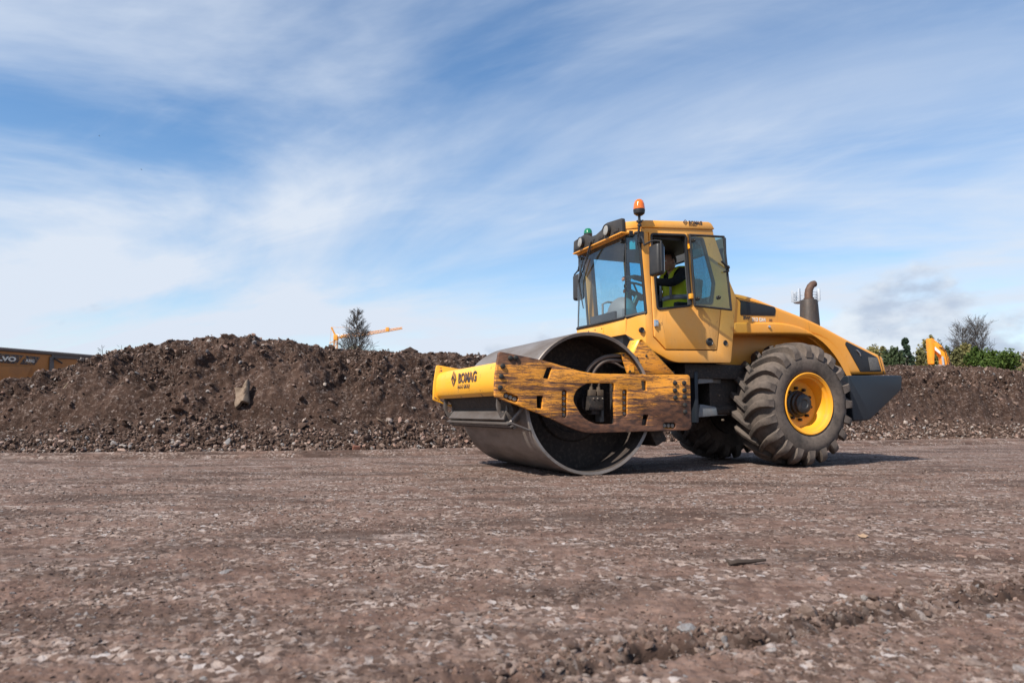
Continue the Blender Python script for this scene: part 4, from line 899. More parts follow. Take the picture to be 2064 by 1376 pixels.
# exhaust
b = MB(); ex_c = (-3.775,.30,0); b.lathe([(0,1.72),(.132,1.72),(.126,1.90),(.117,2.10),(.110,2.165),(.100,2.175),(.0,2.175)], ex_c, 'z', 24); mf = b.build('muffler', M['muffler'], RR)
b = MB(); b.tube([(-3.775,.30,2.15),(-3.775,.30,2.25),(-3.785,.30,2.31),(-3.815,.30,2.36),(-3.855,.30,2.395),(-3.89,.30,2.405)], [.054,.054,.052,.050,.047,.045], 16); b.lathe([(.058,2.178),(.067,2.178),(.067,2.20),(.058,2.20)], ex_c, 'z', 18, True); b.build('exhaust_pipe', M['exhaust'], mf)
# rear counterweight
plate('counterweight', rnd([(-3.800,1.120),(-4.745,1.140),(-4.760,1.105),(-4.728,.945),(-4.140,.552),(-3.860,.538)], [.02,.02,.03,.05,.05,.03]), [], -.88, .88, M['blue'], RR, .018, 'y', 40, 3)

# ------------------------------------------------------------------ driver
M['cloth'] = simple('black_sweater', (.012,.013,.017), .9); M['skin'] = simple('skin', (.42,.22,.15), .55, 0, .1, (.3,.15,.1)); M['vest'] = simple('hi_vis_yellow', (.62,.66,.02), .75, 0, .25, (.4,.35,.05), 8); M['tape'] = simple('grey_reflective_tape', (.42,.40,.43), .4, .2, .2); M['hair'] = simple('short_dark_hair', (.03,.02,.015), .9); M['trouser'] = simple('dark_work_trousers', (.02,.022,.03), .9)
PN = thing('person', 'driver in black sweater and yellow hi-vis vest at the roller steering wheel', 'person'); PN.matrix_world = RR.matrix_world.copy(); PN.location = RR.location; PN.rotation_euler = RR.rotation_euler
def skin_mesh(name, verts, edges, radii, mat, parent, root=0, sub=2):
    me = bpy.data.meshes.new(name); me.from_pydata(verts, edges, []); o = bpy.data.objects.new(name, me); link(o, None)
    md = o.modifiers.new('s', 'SKIN'); md.use_smooth_shade = True; sv = me.skin_vertices[0].data if me.skin_vertices else None
    if sv is None:
        bpy.context.view_layer.objects.active = o; bpy.ops.object.select_all(action='DESELECT') if False else None
    for i, r in enumerate(radii): me.skin_vertices[0].data[i].radius = r if isinstance(r, tuple) else (r, r)
    me.skin_vertices[0].data[root].use_root = True
    o.modifiers.new('u', 'SUBSURF').levels = sub
    bpy.context.view_layer.update(); m2 = bpy.data.meshes.new_from_object(o.evaluated_get(bpy.context.evaluated_depsgraph_get())); bpy.data.objects.remove(o)
    m2.materials.clear(); finish(m2, mat, 80); return link(bpy.data.objects.new(name, m2), parent)
BV = [(-1.84,.0,1.86),(-1.86,0,2.05),(-1.86,0,2.25),(-1.82,0,2.43),(-1.78,0,2.50),   # pelvis..neck base
      (-1.83,.19,2.42),(-1.62,.24,2.27),(-1.36,.15,2.29),(-1.12,.08,2.345),           # left shoulder, elbow, forearm, wrist
      (-1.83,-.19,2.42),(-1.66,-.27,2.20),(-1.45,-.24,2.14),(-1.24,-.14,2.20),
      (-1.60,.12,1.86),(-1.32,.15,1.86),(-1.28,.15,1.60),(-1.22,.15,1.36),(-1.12,.15,1.35),
      (-1.60,-.12,1.86),(-1.32,-.15,1.86),(-1.28,-.15,1.60),(-1.22,-.15,1.36),(-1.12,-.15,1.35)]
BE = [(0,1),(1,2),(2,3),(3,4),(3,5),(5,6),(6,7),(7,8),(3,9),(9,10),(10,11),(11,12),(0,13),(13,14),(14,15),(15,16),(16,17),(0,18),(18,19),(19,20),(20,21),(21,22)]
BR = [(.15,.13),(.15,.125),(.16,.13),(.13,.11),.06,.075,.058,.048,.034,.075,.058,.048,.034,.085,.07,.058,.045,.04,.085,.07,.058,.045,.04]
skin_mesh('body', BV, BE, BR, M['cloth'], PN)
# vest: an open shell round the torso with shoulder straps and grey tape
def vring(cx, z, ax_, ay, k0=0): return [(cx+ax_*math.cos(2*math.pi*k/24), ay*math.sin(2*math.pi*k/24), z) for k in range(24)]
lev = [(-1.86,1.90,.185,.205),(-1.865,2.02,.180,.200),(-1.87,2.12,.180,.200),(-1.87,2.20,.182,.203),(-1.865,2.28,.180,.205),(-1.855,2.33,.172,.205)]
b = MB(); vs_ = []; 
for cx_, z, a_, y_ in lev: vs_ += vring(cx_, z, a_, y_)
b.vf(vs_, [(i*24+k, i*24+(k+1)%24, (i+1)*24+(k+1)%24, (i+1)*24+k) for i in range(len(lev)-1) for k in range(24)])
for s in (1,-1):
    path = [(-1.68,s*.10,2.31),(-1.70,s*.115,2.42),(-1.78,s*.115,2.505),(-1.88,s*.115,2.515),(-1.985,s*.115,2.44),(-2.045,s*.11,2.30)]
    v0 = [(p[0],p[1]-.045,p[2]) for p in path]+[(p[0],p[1]+.045,p[2]) for p in path]; k = len(path); b.vf(v0, [(i,i+1,i+1+k,i+k) for i in range(k-1)])
vt = b.build('vest', M['vest'], PN, 70); vt.modifiers.new('t','SOLIDIFY').thickness = -.012
b = MB(); vs_ = vring(-1.868,2.085,.198,.218)+vring(-1.87,2.145,.198,.218); b.vf(vs_, [(k,(k+1)%24,(k+1)%24+24,k+24) for k in range(24)])
for s in (1,-1):
    path = [(-1.672,s*.112,2.10),(-1.672,s*.112,2.31),(-1.692,s*.117,2.425),(-1.778,s*.117,2.516),(-1.88,s*.117,2.527),(-1.99,s*.117,2.448),(-2.052,s*.112,2.30),(-2.056,s*.112,2.10)]
    v0 = [(p[0],p[1]-.022,p[2]) for p in path]+[(p[0],p[1]+.022,p[2]) for p in path]; k = len(path); b.vf(v0, [(i,i+1,i+1+k,i+k) for i in range(k-1)])
o = b.build('reflective_tape', M['tape'], vt, 70); o.modifiers.new('t','SOLIDIFY').thickness = .006
# head turned a little to the near side, looking ahead and down
hb = bmesh.new(); bmesh.ops.create_uvsphere(hb, u_segments=24, v_segments=18, radius=1.0)
for v in hb.verts:
    x, y, z = v.co; X = x*.105; Y = y*.078; Z = z*.122
    if x > 0: X += .012*math.exp(-((z+.75)/.3)**2)*max(0, 1-abs(y)*1.6)        # chin
    X += .030*math.exp(-((z+.08)/.17)**2-(y/.16)**2)*(x > 0)                    # nose
    X -= .014*math.exp(-((z-.18)/.10)**2-((abs(y)-.36)/.16)**2)*(x > 0)         # eye sockets
    X -= .006*math.exp(-((z+.47)/.05)**2-(y/.3)**2)*(x > 0)                     # mouth line
    Y *= 1-.22*max(0, -z); v.co = (X, Y, Z)
me = bpy.data.meshes.new('head'); hb.to_mesh(me); hb.free(); finish(me, M['skin'], 80); hd_ = link(bpy.data.objects.new('head', me), PN); hd_.location = (-1.715,.03,2.585); hd_.rotation_euler = (0,.25,.25)
b = MB(); b.tube([(-.03,0,-.18),(-.015,0,-.07)], [.058,.052], 14); b.build('neck', M['skin'], hd_, 60)
for s in (1,-1):
    b = MB(); b.sphere((.0,s*.078,.0), .03, (.7,.35,1.15)); b.build('ear', M['skin'], hd_, 60); b = MB(); b.sphere((.088,s*.030,.022), .011); b.build('eye', M['white'], hd_, 60)
b = MB(); b.sphere((-.014,0,.022), .1, (1.08,.84,1.16), 20, 14)
bmesh.ops.delete(b.bm, geom=[v for v in b.bm.verts if (v.co.x > .035 and v.co.z < .075) or v.co.z < -.035], context='VERTS'); b.build('hair', M['hair'], hd_, 80)
# hands on the wheel rim
def hand(w, fwd, side_, nrm_, sgn):
    w, fwd, side_, nrm_ = Vector(w), Vector(fwd).normalized(), Vector(side_).normalized(), Vector(nrm_).normalized(); vs, es, rs = [w, w+fwd*.045], [(0,1)], [(.026,.020),(.040,.017)]
    for k, (o_, l) in enumerate(((-.030,.068),(-.010,.076),(.010,.072),(.029,.058))):
        b0 = len(vs); vs += [w+fwd*.085+side_*o_, w+fwd*(.085+l*.42)+side_*o_*1.1+nrm_*.004, w+fwd*(.085+l*.62)+side_*o_*1.1-nrm_*.026, w+fwd*(.085+l*.42)+side_*o_*1.05-nrm_*.045]
        es += [(1,b0),(b0,b0+1),(b0+1,b0+2),(b0+2,b0+3)]; rs += [(.012,.012),.0095,.0088,.0075]
    b0 = len(vs); vs += [w+fwd*.03-side_*.038*sgn-nrm_*.008, w+fwd*.06-side_*.056*sgn-nrm_*.03, w+fwd*.085-side_*.05*sgn-nrm_*.048]; es += [(0,b0),(b0,b0+1),(b0+1,b0+2)]; rs += [.013,.011,.009]
    return skin_mesh('hand', [tuple(v) for v in vs], es, rs, M['skin'], PN)
hand((-1.13,.085,2.345), (.92,-.12,-.12), (0,1,0), (.15,0,.98), -1)
hand((-1.26,-.14,2.20), (.9,.15,.15), (0,-1,0), (-.1,0,.98), 1)

# ------------------------------------------------------------------ odd things on the heap and road
def hz_at(x, tt):
    i = int(np.argmin(abs(hx-x))); j = int(np.argmin(abs(ht-tt))); return Vector(hv[j, i])
M['slabm'] = simple('pale_concrete', (.19,.142,.106), .9, 0, .85, (.085,.054,.039), 9, .3, .7)
M['wood'] = simple('weathered_wood', (.24,.18,.125), .85, 0, .4, (.10,.07,.05), 9); M['darkwood'] = simple('dark_wet_wood', (.035,.022,.016), .8)
M['brickm'] = simple('red_brick', (.17,.065,.042), .9, 0, .5, (.13,.09,.07), 14)
sp = at(488, 802, 13.22)
OUTL = [(-.165,.19),(-.06,.20),(-.015,.245),(.012,.345),(.030,.37),(.05,.30),(.10,.10),(.150,-.07),(.145,-.12),(.06,-.135),(.02,-.20),(-.025,-.25),(-.055,-.17),(-.085,-.05),(-.12,.06)]
o = plate('concrete_slab', OUTL, [], -.05, .05, M['slabm'], None, .006); bmx = bmesh.new(); bmx.from_mesh(o.data)
bmesh.ops.subdivide_edges(bmx, edges=[e for e in bmx.edges if e.calc_length() > .05], cuts=4, use_grid_fill=True); bmesh.ops.triangulate(bmx, faces=bmx.faces[:])
pp = np.array([v.co for v in bmx.verts]); nn = .05*fbm(pp, 7, 3)
for v, q in zip(bmx.verts, nn): v.co.y += q - .10*math.exp(-((v.co.x-.05+.15*(v.co.z-.1))/.06)**2) + .35*(v.co.z)*.3; v.co.x += .3*q; v.co.z += .2*q
bmx.to_mesh(o.data); bmx.free(); finish(o.data, None, 25); o.location = sp; o.scale = (1.12,1.0,.95); o.rotation_euler = (-.45,.12,0); tag(o, 'jagged tan grey slab of broken concrete lying on the left earth heap slope', 'slab')
a = at(108, 803, 12.85); c = at(147, 762, 13.2); b = MB(); b.tube([a, a.lerp(c,.3)+Vector((.012,0,-.01)), a.lerp(c,.65), c], [.011,.013,.011,.008], 7); tag(b.build('stick', M['wood'], None), 'thin straight pale stick lying on the left slope of the heap', 'stick')
a = at(759, 841, 13.5); pts = [a, a+Vector((.05,-.04,-.03)), a+Vector((.10,-.05,-.06)), a+Vector((.14,-.03,-.075))]; b = MB(); b.tube(pts, .009, 6); tag(b.build('bent_rod', M['slabm'], None), 'short bent whitish rod poking from the lower heap slope', 'rod')
bp = at(825, 705, 15.75); bb = put(KM, 'boulder', None, bp + Vector((0,0,-.05)), .22, (.2,.1,.4), (1.15,.8,.62)); bm_ = bb.data.copy(); bb.data = bm_
bmx = bmesh.new(); bmx.from_mesh(bm_); bmesh.ops.subdivide_edges(bmx, edges=bmx.edges[:], cuts=3, use_grid_fill=True)
pp = np.array([v.co for v in bmx.verts]); nn = .22*fbm(pp, 2.2, 4)
for v, q in zip(bmx.verts, nn): v.co *= 1+q
bmx.to_mesh(bm_); bmx.free(); tag(bb, 'big lumpy brown boulder of earth on the heap crest right of the bare tree', 'boulder')
def brick(u, v, Y, label, rz):
    p = at(u, v, Y); b = MB(); b.box((-.06,-.035,-.04),(.06,.035,.04), .006); o = b.build('broken_brick', M['brickm'], None); z = float(ground_z(np.array([p.x]), np.array([p.y]))[0]); o.location = (p.x, p.y, z+.045); o.rotation_euler = (.2,.15,rz); tag(o, label, 'brick')
brick(718, 911, 12.2, 'small reddish brown brick piece lying at the foot of the heap', .4)
b = MB(); b.tube([(.925,3.135,.014),(.96,3.14,.020),(1.02,3.165,.016),(1.10,3.19,.020)], [.010,.013,.010,.006], 7); b.tube([(.935,3.137,.016),(.915,3.16,.032)], [.008,.003], 6); tag(b.build('broken_stick', M['darkwood'], None), 'dark broken stick lying on the gravel in front of the roller', 'stick')
b = MB(); b.vf([(0,-.035,.002),(.03,-.02,.016),(.042,.01,.006),(.02,.04,.022),(-.02,.038,.004),(-.045,.008,.02),(-.03,-.02,.003),(0,0,.014)], [(0,1,7),(1,2,7),(2,3,7),(3,4,7),(4,5,7),(5,6,7),(6,0,7)])
o = b.build('dry_leaf', simple('dry_leaf', (.30,.20,.13), .8), None, 0); o.scale = (.7,.7,.7); o.location = (1.84,3.84,.006); o.modifiers.new('t','SOLIDIFY').thickness = .0015; tag(o, 'pale tan dry leaf lying alone on the gravel', 'leaf')

# ------------------------------------------------------------------ background vehicles and structures
def m_orange(name, base): return simple(name, base, .5, 0, .5, (.16,.09,.05), 1.2)
M['truck'] = m_orange('dirty_orange_paint', (.40,.145,.022)); M['truckgrey'] = simple('worn_grey_rim', (.12,.10,.09), .6, .2, .5); M['exc'] = m_orange('excavator_orange', (.85,.32,.015)); M['crane'] = simple('crane_yellow', (.72,.30,.03), .5); M['galv'] = simple('galvanised_steel', (.42,.45,.48), .45, .3, .2)
# dump body of an articulated hauler, behind the left end of the heap
TA = R(63); TP = at(0, 700, 25.0); TD = Vector((math.cos(TA), math.sin(TA), 0)); TN = Vector((math.sin(TA), -math.cos(TA), 0))
tr = thing('dump_truck', 'orange dump truck body showing above the left end of the heap', 'truck', (TP.x, TP.y, 0), TA)
def TX(u, v):
    """where the line of sight meets the plane of the truck's side: (distance along the side, height)"""
    r = at(u, v, 1.0) - Vector((0,0,CAM_H)); o_ = Vector((TP.x, TP.y, 0)); t = TN.dot(o_)/TN.dot(r); q = Vector((0,0,CAM_H)) + r*t; return (TD.dot(q-o_), q.z)
plate('body_side', [TX(-70,694), TX(0,700), TX(205,717), TX(205,765), TX(60,775), TX(-70,770)], [], 0, .06, M['truck'], tr, .006)
b = MB(); b.tube([(p[0], -.01, p[1]-.05) for p in (TX(-70,694.5), TX(0,700.5), TX(205,717.5))], .07, 8); b.build('top_rail', M['truckgrey'], tr)
plate('upper_band', [TX(103,711), TX(205,719), TX(205,726), TX(103,722)], [], -.05, -.002, M['truckgrey'], tr, .004)
plate('black_panel', [TX(-50,709), TX(48,716), TX(33,733), TX(-50,728)], [], -.016, -.002, M['ink'], tr, .002)
plate('black_panel', [TX(53,717), TX(81,719.5), TX(69,735.5), TX(39.5,733.5)], [], -.016, -.002, M['ink'], tr, .002)
q0, q1 = TX(-36,724.5), TX(31.5,728); text('lettering', 'VOLVO', .215, (q0[0], -.020, q0[1]), (q1[0]-q0[0], 0, q1[1]-q0[1]), (.05,0,1), M['white'], tr, .002, .010, fit=math.hypot(q1[0]-q0[0], q1[1]-q0[1]))
q0, q1 = TX(51,729), TX(68.5,730.5); text('lettering', 'A30G', .15, (q0[0], -.020, q0[1]), (q1[0]-q0[0], 0, q1[1]-q0[1]), (.03,0,1), M['white'], tr, .002, .004, fit=math.hypot(q1[0]-q0[0], q1[1]-q0[1]))
plate('side_rib', [TX(99,719), TX(107,720), TX(107,765), TX(97,765)], [], -.06, -.002, M['truckgrey'], tr, .006)
b = MB(); q0, q1 = TX(106,722), TX(122,732); b.tube([(q0[0],-.10,q0[1]),(q1[0],-.10,q1[1])], .03, 8); b.build('hydraulic_hose', M['black'], tr)
plate('under_frame', [TX(-70,737), TX(60,739), TX(45,775), TX(-70,775)], [], -.10, -.002, M['truck'], tr, .01)
b = MB(); b.box((-1.8,.07,1.0),(3.8,2.6,2.2), .05); b.build('body_floor', M['truck'], tr)
for wx in (-1.2, 1.0, 2.6): b = MB(); b.lathe([(.25,-.1),(.72,-.1),(.85,0),(.85,.4),(.72,.5),(.25,.5)], (wx,.3,.85), 'y', 28); b.build('wheel', M['tyre'], tr)

# excavator boom rising behind the right end of the heap
ex = thing('excavator', 'orange excavator boom and arm rising above the heap on the right', 'excavator', (20.3,34,0), 0)
def EX(u, v): p = at(u, v, 34); return (p.x-20.3, p.z)
plate('stick_arm', rnd([EX(1869.5,683), EX(1876,681.5), EX(1880.5,692), EX(1879.5,734), EX(1873.5,734), EX(1871,705)], .05), [], -.16, .16, M['exc'], ex, .02)
plate('boom', rnd([EX(1877,690.5), EX(1884,691.5), EX(1901,707), EX(1907,722), EX(1911,760), EX(1898,760), EX(1893,719), EX(1880,703)], .05), [], -.24, .10, M['exc'], ex, .02)
plate('white_panel', [EX(1878.5,699.5), EX(1889,709), EX(1890,716), EX(1878,706)], [], -.255, -.242, simple('white_decal', (.75,.77,.80), .5), ex, .003)
b = MB(); q0, q1 = EX(1892,719), EX(1894.5,740); b.tube([(q0[0],-.30,q0[1]),(q1[0],-.30,q1[1])], .05, 8); b.build('cylinder_rod', M['galv'], ex)
b = MB(); q0, q1 = EX(1879,687), EX(1897,703); b.tube([(q0[0],.0,q0[1]+.05),(q1[0],.0,q1[1]+.08)], .07, 8); b.build('hydraulic_cylinder', M['exc'], ex)
for k in range(3):
    q = [EX(1886+3*k,700), EX(1897+3.2*k,708), EX(1901+3.2*k,724), EX(1903+3*k,738)]; b = MB(); b.tube([(a[0],-.275,a[1]) for a in q], .014, 5); b.build('hose', M['black'], ex)
b = MB(); b.box((-.9,-.9,.9),(2.2,1.3,2.35), .1); b.box((-1.6,-1.3,0),(2.6,-.7,.9), .2); b.box((-1.6,.9,0),(2.6,1.5,.9), .2); b.build('machine_body', M['exc'], ex)

# tower crane far off
cr = thing('tower_crane', 'small yellow tower crane far off behind the bare tree', 'crane', (-41.9,170,0), 0)
def lattice(b, A, B, w0, w1, n, r, tri=True):
    A, B = Vector(A), Vector(B); t = (B-A).normalized(); sidev = Vector((0,1,0)); upv = sidev.cross(t).normalized()
    if upv.z < 0 and abs(t.z) < .7: upv = -upv
    cs = []
    for k in range(n+1):
        w = w0+(w1-w0)*k/n; c = A.lerp(B, k/n)
        cs.append([c+sidev*w-upv*w, c-sidev*w-upv*w, c+upv*w] if tri else [c+sidev*w+upv*w, c-sidev*w+upv*w, c-sidev*w-upv*w, c+sidev*w-upv*w])
    m = len(cs[0])
    for j in range(m): b.tube([q[j] for q in cs], r, 4, False)
    for k in range(n):
        for j in range(m): b.tube([cs[k][j], cs[k+1][(j+1)%m]], r*.7, 3, False); b.tube([cs[k][j], cs[k][(j+1)%m]], r*.7, 3, False)
    return b
def CR(u, v): p = at(u, v, 170); return (p.x+41.9, 0, p.z)
lattice(MB(), (0,0,0), CR(677,679), .42, .42, 14, .07, False).build('mast', M['crane'], cr, 0)
lattice(MB(), CR(678,679), CR(737,672.5), .34, .32, 9, .08).build('jib', M['crane'], cr, 0)
lattice(MB(), CR(737,672.5), CR(811,661), .32, .18, 12, .065).build('jib_tip', M['crane'], cr, 0)
b = MB(); b.tube([CR(677.5,679), CR(668,659.5)], .20, 6); b.build('tower_head', M['crane'], cr)
for q in [((668,659.5),(700,660)),((700,660),(737,671)),((668,659.5),(665,692)),((737,671),(781,663.5))]:
    b = MB(); b.tube([CR(*q[0]), CR(*q[1])], .035, 4); b.build('stay_cable', M['crane'], cr)
b = MB(); q = CR(677,679.5); b.box((q[0]-.48,-.48,q[2]-.75),(q[0]+.48,.48,q[2]+.6), .08); b.build('slewing_unit', M['crane'], cr)
b = MB(); q = CR(685,676); b.box((q[0]-.75,-.4,q[2]-.28),(q[0]+.75,.4,q[2]+.28), .03); b.build('name_board', simple('white_board', (.75,.75,.75), .5), cr)
b = MB(); q = CR(692,677.5); b.box((q[0]-.5,-.5,q[2]-.4),(q[0]+.6,.5,q[2]+.2), .08); b.build('trolley', M['crane'], cr)
b = MB(); q = CR(781,664.5); b.box((q[0]-.4,-.4,q[2]-.45),(q[0]+.4,.4,q[2]+.55), .05); b.build('jib_joint', M['crane'], cr)
b = MB(); q, q2 = CR(664,692), CR(674,687); b.tube([q, q2, CR(677,684)], .11, 5); b.build('counter_strut', M['crane'], cr)

# hip-roofed house far off
hr = thing('house', 'dark hipped roof tip peeking over the heap by the bare tree', 'house', (-20.2,92,0), 0)
pk = at(708, 693.5, 92); b = MB(); b.vf([(-2.6,-2.6,7.4),(2.6,-2.6,7.4),(2.6,2.6,7.4),(-2.6,2.6,7.4),(0,0,pk.z)], [(0,1,4),(1,2,4),(2,3,4),(3,0,4),(3,2,1,0)]); b.build('roof', simple('mossy_roof', (.10,.095,.06), .9, 0, .4), hr, 0)
b = MB(); b.box((-2.2,-2.2,0),(2.2,2.2,7.4)); b.build('wall', simple('render_wall', (.35,.33,.28), .9), hr, 0)

# antenna mast behind the exhaust
an = thing('antenna_mast', 'tall mast with a platform of grey panel antennas behind the exhaust pipe', 'mast', (53.8,130,0), 0)
b = MB(); b.tube([(0,0,0),(0,0,22.6)], [.45,.28], 10); b.build('pole', M['galv'], an)
b = MB(); b.lathe([(.3,20.6),(2.1,20.6),(2.1,20.8),(.3,20.8)], (0,0,0), 'z', 16); b.build('platform', M['galv'], an)
b = MB()
for zz_ in (21.2,21.75,22.2): b.lathe([(2.04,zz_-.05),(2.12,zz_-.05),(2.12,zz_+.05),(2.04,zz_+.05)], (0,0,0), 'z', 16, True)
b.build('railing', M['galv'], an)
for k in range(7):
    aa = 2*math.pi*k/7+.25; b = MB(); c, s2 = math.cos(aa)*2.3, math.sin(aa)*2.3; b.box((c-.20,s2-.14,20.7),(c+.20,s2+.14,22.9), .03, (0,0,aa)); b.build('antenna_panel', simple('antenna_white', (.40,.44,.50), .5) if k == 0 else bpy.data.materials['antenna_white'], an)

# ------------------------------------------------------------------ trees
def m_leaf(name, a, bcol):
    t = MT(name, a, .75, 0, .25); oi = t.n('ShaderNodeNewGeometry'); t.set('Base Color', t.mix(oi.outputs['Random Per Island'], a, bcol)); t.set('Subsurface Weight', .0); return t.m
M['bark'] = simple('grey_bark', (.10,.085,.075), .9, 0, .4, (.05,.045,.04), 4); M['twig'] = simple('dark_twig', (.075,.068,.065), .9)
LF = {'olive': m_leaf('olive_leaves', (.11,.105,.034), (.21,.18,.07)), 'dark': m_leaf('dark_needles', (.024,.040,.018), (.055,.075,.030)), 'bluegreen': m_leaf('blue_green_needles', (.022,.042,.028), (.048,.076,.044)),
      'green': m_leaf('bright_green_leaves', (.028,.055,.009), (.065,.10,.017)), 'tan': m_leaf('tan_buds', (.17,.13,.07), (.26,.20,.12)), 'mid': m_leaf('mid_olive_leaves', (.075,.08,.03), (.14,.13,.05))}
def limbs(b, base, top, r, n, spread, curve=.2, rg=random, tips=None, up=.5, twigs=5):
    base, top = Vector(base), Vector(top); H = (top-base).length
    path = [base.lerp(top, k/6)+Vector((rg.gauss(0,.015)*H, rg.gauss(0,.015)*H, 0))*(k>0) for k in range(7)]; b.tube(path, [r*(1-.14*k) for k in range(7)], 7)
    for i in range(n):
        f = rg.uniform(.12, .97); p = base.lerp(top, f); a = rg.uniform(0, 6.283); ln = spread(f)*rg.uniform(.6,1.1); d = Vector((math.cos(a), math.sin(a), up*rg.uniform(.5,1.4))).normalized()
        e1 = p+d*ln*.5; e2 = p+d*ln+Vector((0,0,ln*curve)); b.tube([p, e1, e2], [r*.32*(1-f*.6), r*.2*(1-f*.6), r*.06], 4, False)
        for j in range(twigs):
            g = rg.uniform(.3,1); q = p.lerp(e1, g*2) if g < .5 else e1.lerp(e2, g*2-1); d2 = (d*.6+Vector((rg.gauss(0,.6), rg.gauss(0,.6), rg.gauss(.25,.5)))).normalized(); e3 = q+d2*ln*rg.uniform(.2,.42)
            b.tube([q, e3], [r*.13, r*.07], 3, False)
            if tips is not None: tips.append(e3); tips.append(q)
def leaves(name, cen, nrm_r, n, size, mat, parent, clumps=26, seed=1, shape='round'):
    """leaf-sized faces in clumps through the crown's volume"""
    g = np.random.default_rng(seed); rx, ry, rz = nrm_r
    if shape == 'cone':
        h = g.random(clumps)**.8; ang = g.uniform(0,6.283,clumps); rr = (1-h*.92)*np.sqrt(g.uniform(.3,1,clumps)); C = np.stack([rr*np.cos(ang)*rx, rr*np.sin(ang)*ry, (h*2-1)*rz],1); cs = (.16+.20*(1-h))[:,None]*np.array([rx,ry,rz*.55])
    else:
        d = g.normal(size=(clumps,3)); d /= np.linalg.norm(d,axis=1)[:,None]; C = d*(g.random(clumps)**.4)[:,None]*np.array([rx,ry,rz])*.85; cs = g.uniform(.16,.42,clumps)[:,None]*np.array([rx,ry,rz])
    idx = g.integers(0, clumps, n); q = g.normal(size=(n,3)); q /= np.linalg.norm(q,axis=1)[:,None]; P = C[idx]+q*cs[idx]*(g.random(n)**.45)[:,None] + np.array(cen)
    a = g.normal(size=(n,3)); a /= np.linalg.norm(a,axis=1)[:,None]; b_ = np.cross(a, g.normal(size=(n,3))); b_ /= np.linalg.norm(b_,axis=1)[:,None]; s_ = (size*g.uniform(.5,1.3,n))[:,None]
    co = np.stack([P-a*s_, P+b_*s_*.5, P+a*s_, P-b_*s_*.5],1).reshape(-1,3); return np_mesh(name, co, np.arange(n*4).reshape(-1,4), mat, parent, 0)
def tree(u, v, Y, wpx, kind, label, shape='round', bot=745, n=2600, seed=1, size=.13, name='tree', group='trees beyond the heap'):
    top = at(u, v, Y); h = top.z; w = wpx/FPX*Y/2; o = thing(name, label, 'tree', (top.x, Y, 0), 0, group)
    zb = at(u, bot, Y).z-1.2; b = MB(); rg = random.Random(seed); limbs(b, (0,0,0), (0,0,h*.93), .03*h*.5+.04, 14, lambda f: w*.8*(1-.5*f), .15, rg, None, .5, 2); b.build('trunk', M['bark'], o, 0)
    leaves('crown', (0,0,(h+zb)/2), (w*1.25,w*1.25,(h-zb)/2*1.12), int(n*1.5), size, LF[kind], o, 34, seed, shape); return o
tree(1766, 693, 62, 44, 'olive', 'pale olive bush directly behind the roller tail', seed=2)
tree(1745, 703, 66, 40, 'mid', 'olive bush half hidden by the roller hood end', seed=31)
tree(1800, 695, 58, 34, 'dark', 'dark evergreen left of the pointed conifer', 'round', seed=3, n=3200)
tree(1824, 689, 60, 36, 'bluegreen', 'pointed dark blue green conifer between roller and excavator boom', 'cone', seed=4, n=3600)
tree(1852, 706, 64, 36, 'mid', 'low olive bush between the conifer and the excavator', seed=5)
tree(1872, 676, 66, 38, 'olive', 'tall olive tree directly behind the excavator arm', seed=6, n=2300)
tree(1893, 683, 68, 34, 'dark', 'dark green tree peeking out above the excavator boom', seed=7, n=2200)
tree(1921, 704, 62, 34, 'mid', 'low olive bush right of the excavator boom', seed=8)
tree(1944, 694, 64, 36, 'olive', 'olive tree below the tall bare trees', seed=9, n=2200)
tree(1969, 702, 54, 44, 'green', 'bright green conifer bush, left of the two', 'round', seed=10, n=4200, size=.11)
tree(2012, 696, 52, 56, 'green', 'bright green conifer bush, right and larger of the two', 'round', seed=11, n=5200, size=.11)
tree(1985, 712, 53, 30, 'green', 'small green bush between the two bright conifer bushes', 'round', seed=14, n=2200, size=.11)
tree(2052, 709, 60, 40, 'tan', 'pale tan budding tree at the right edge', seed=12, n=1300)
tree(2086, 700, 62, 46, 'tan', 'taller tan budding tree cut by the right edge', seed=13, n=1500)
tree(1905, 716, 70, 60, 'mid', 'distant low hedge mound behind the excavator boom', seed=15, n=2200)
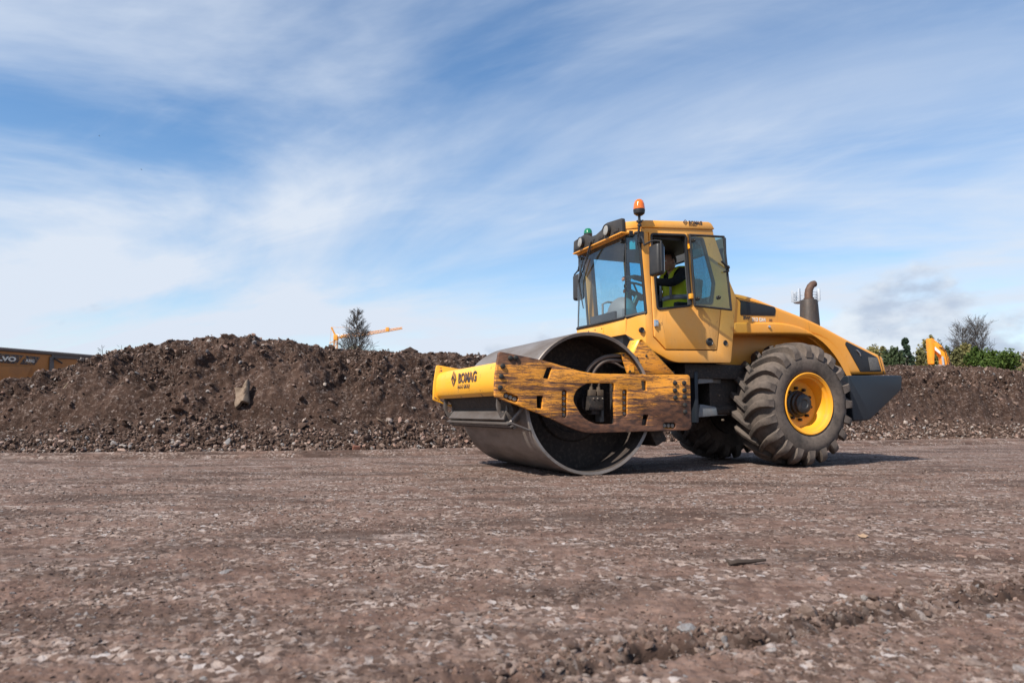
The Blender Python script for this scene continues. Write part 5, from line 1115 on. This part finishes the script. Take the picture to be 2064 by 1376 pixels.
def bare(u, v, Y, wpx, label, n, seed, up, name='bare_tree', tw=9, cone=False, r=None, grp='bare trees'):
    top = at(u, v, Y); h = top.z; w = wpx/FPX*Y/2; o = thing(name, label, 'tree', (top.x, Y, 0), 0, grp); rg = random.Random(seed)
    b = MB(); f0 = .55 if cone else .3; sp_ = (lambda f: w*1.05*(1.12-f)/.62 if f > .5 else w) if cone else (lambda f: w*(1.05-.5*f))
    limbs(b, (0,0,0), (0,0,h*.98), r or .012*h, n, sp_, .12, rg, None, up, tw); ob = b.build('trunk', M['twig'], o, 0); return o
bare(720, 618, 70, 92, 'tall bare tapering tree standing alone behind the heap', 260, 41, .75, cone=True, tw=20, r=.12)
bare(1938, 662, 72, 90, 'tall bare tree behind the bushes, left of the pair', 170, 42, 1.1, tw=16, r=.11)
bare(1970, 651, 74, 96, 'tallest bare tree behind the bright green bushes', 200, 43, 1.1, tw=16, r=.12)
bare(206, 692, 60, 30, 'tiny bare sapling top behind the left slope of the heap', 26, 44, .8, 'sapling', 7, r=.10)
bare(241, 692, 62, 18, 'small bare twig top just left of the heap crest', 16, 45, 1.0, 'sapling', 6, r=.09)
# birds
def bird(u, v, Y, label, s=1.0):
    b = MB(); b.tube([(-.16,0,0),(-.05,0,.01),(.08,0,.015),(.17,0,.0)], [.01,.045,.04,.012], 6)
    b.vf([(.06,.03,.02),(-.06,.03,.02),(-.03,.22,.09),(-.06,.40,.04),(.05,.2,.09)], [(0,1,2,4),(2,3,4)]); b.vf([(.06,-.03,.02),(-.06,-.03,.02),(-.03,-.22,.09),(-.06,-.40,.04),(.05,-.2,.09)], [(1,0,4,2),(3,2,4)])
    o = b.build('bird', M['twig'], None, 0, False); o.location = at(u, v, Y); o.scale = (s,)*3; o.rotation_euler = (.5,.2,.8); tag(o, label, 'bird')
bird(200, 274, 80, 'tiny dark bird high on the left, upper of two', .55); bird(285, 342, 80, 'tiny dark bird on the left, lower of two', .6)
bird(1770, 664, 70, 'tiny dark bird above the roller tail, upper of two', .35); bird(1771, 674, 72, 'tiny dark bird above the roller tail, lower of two', .3)
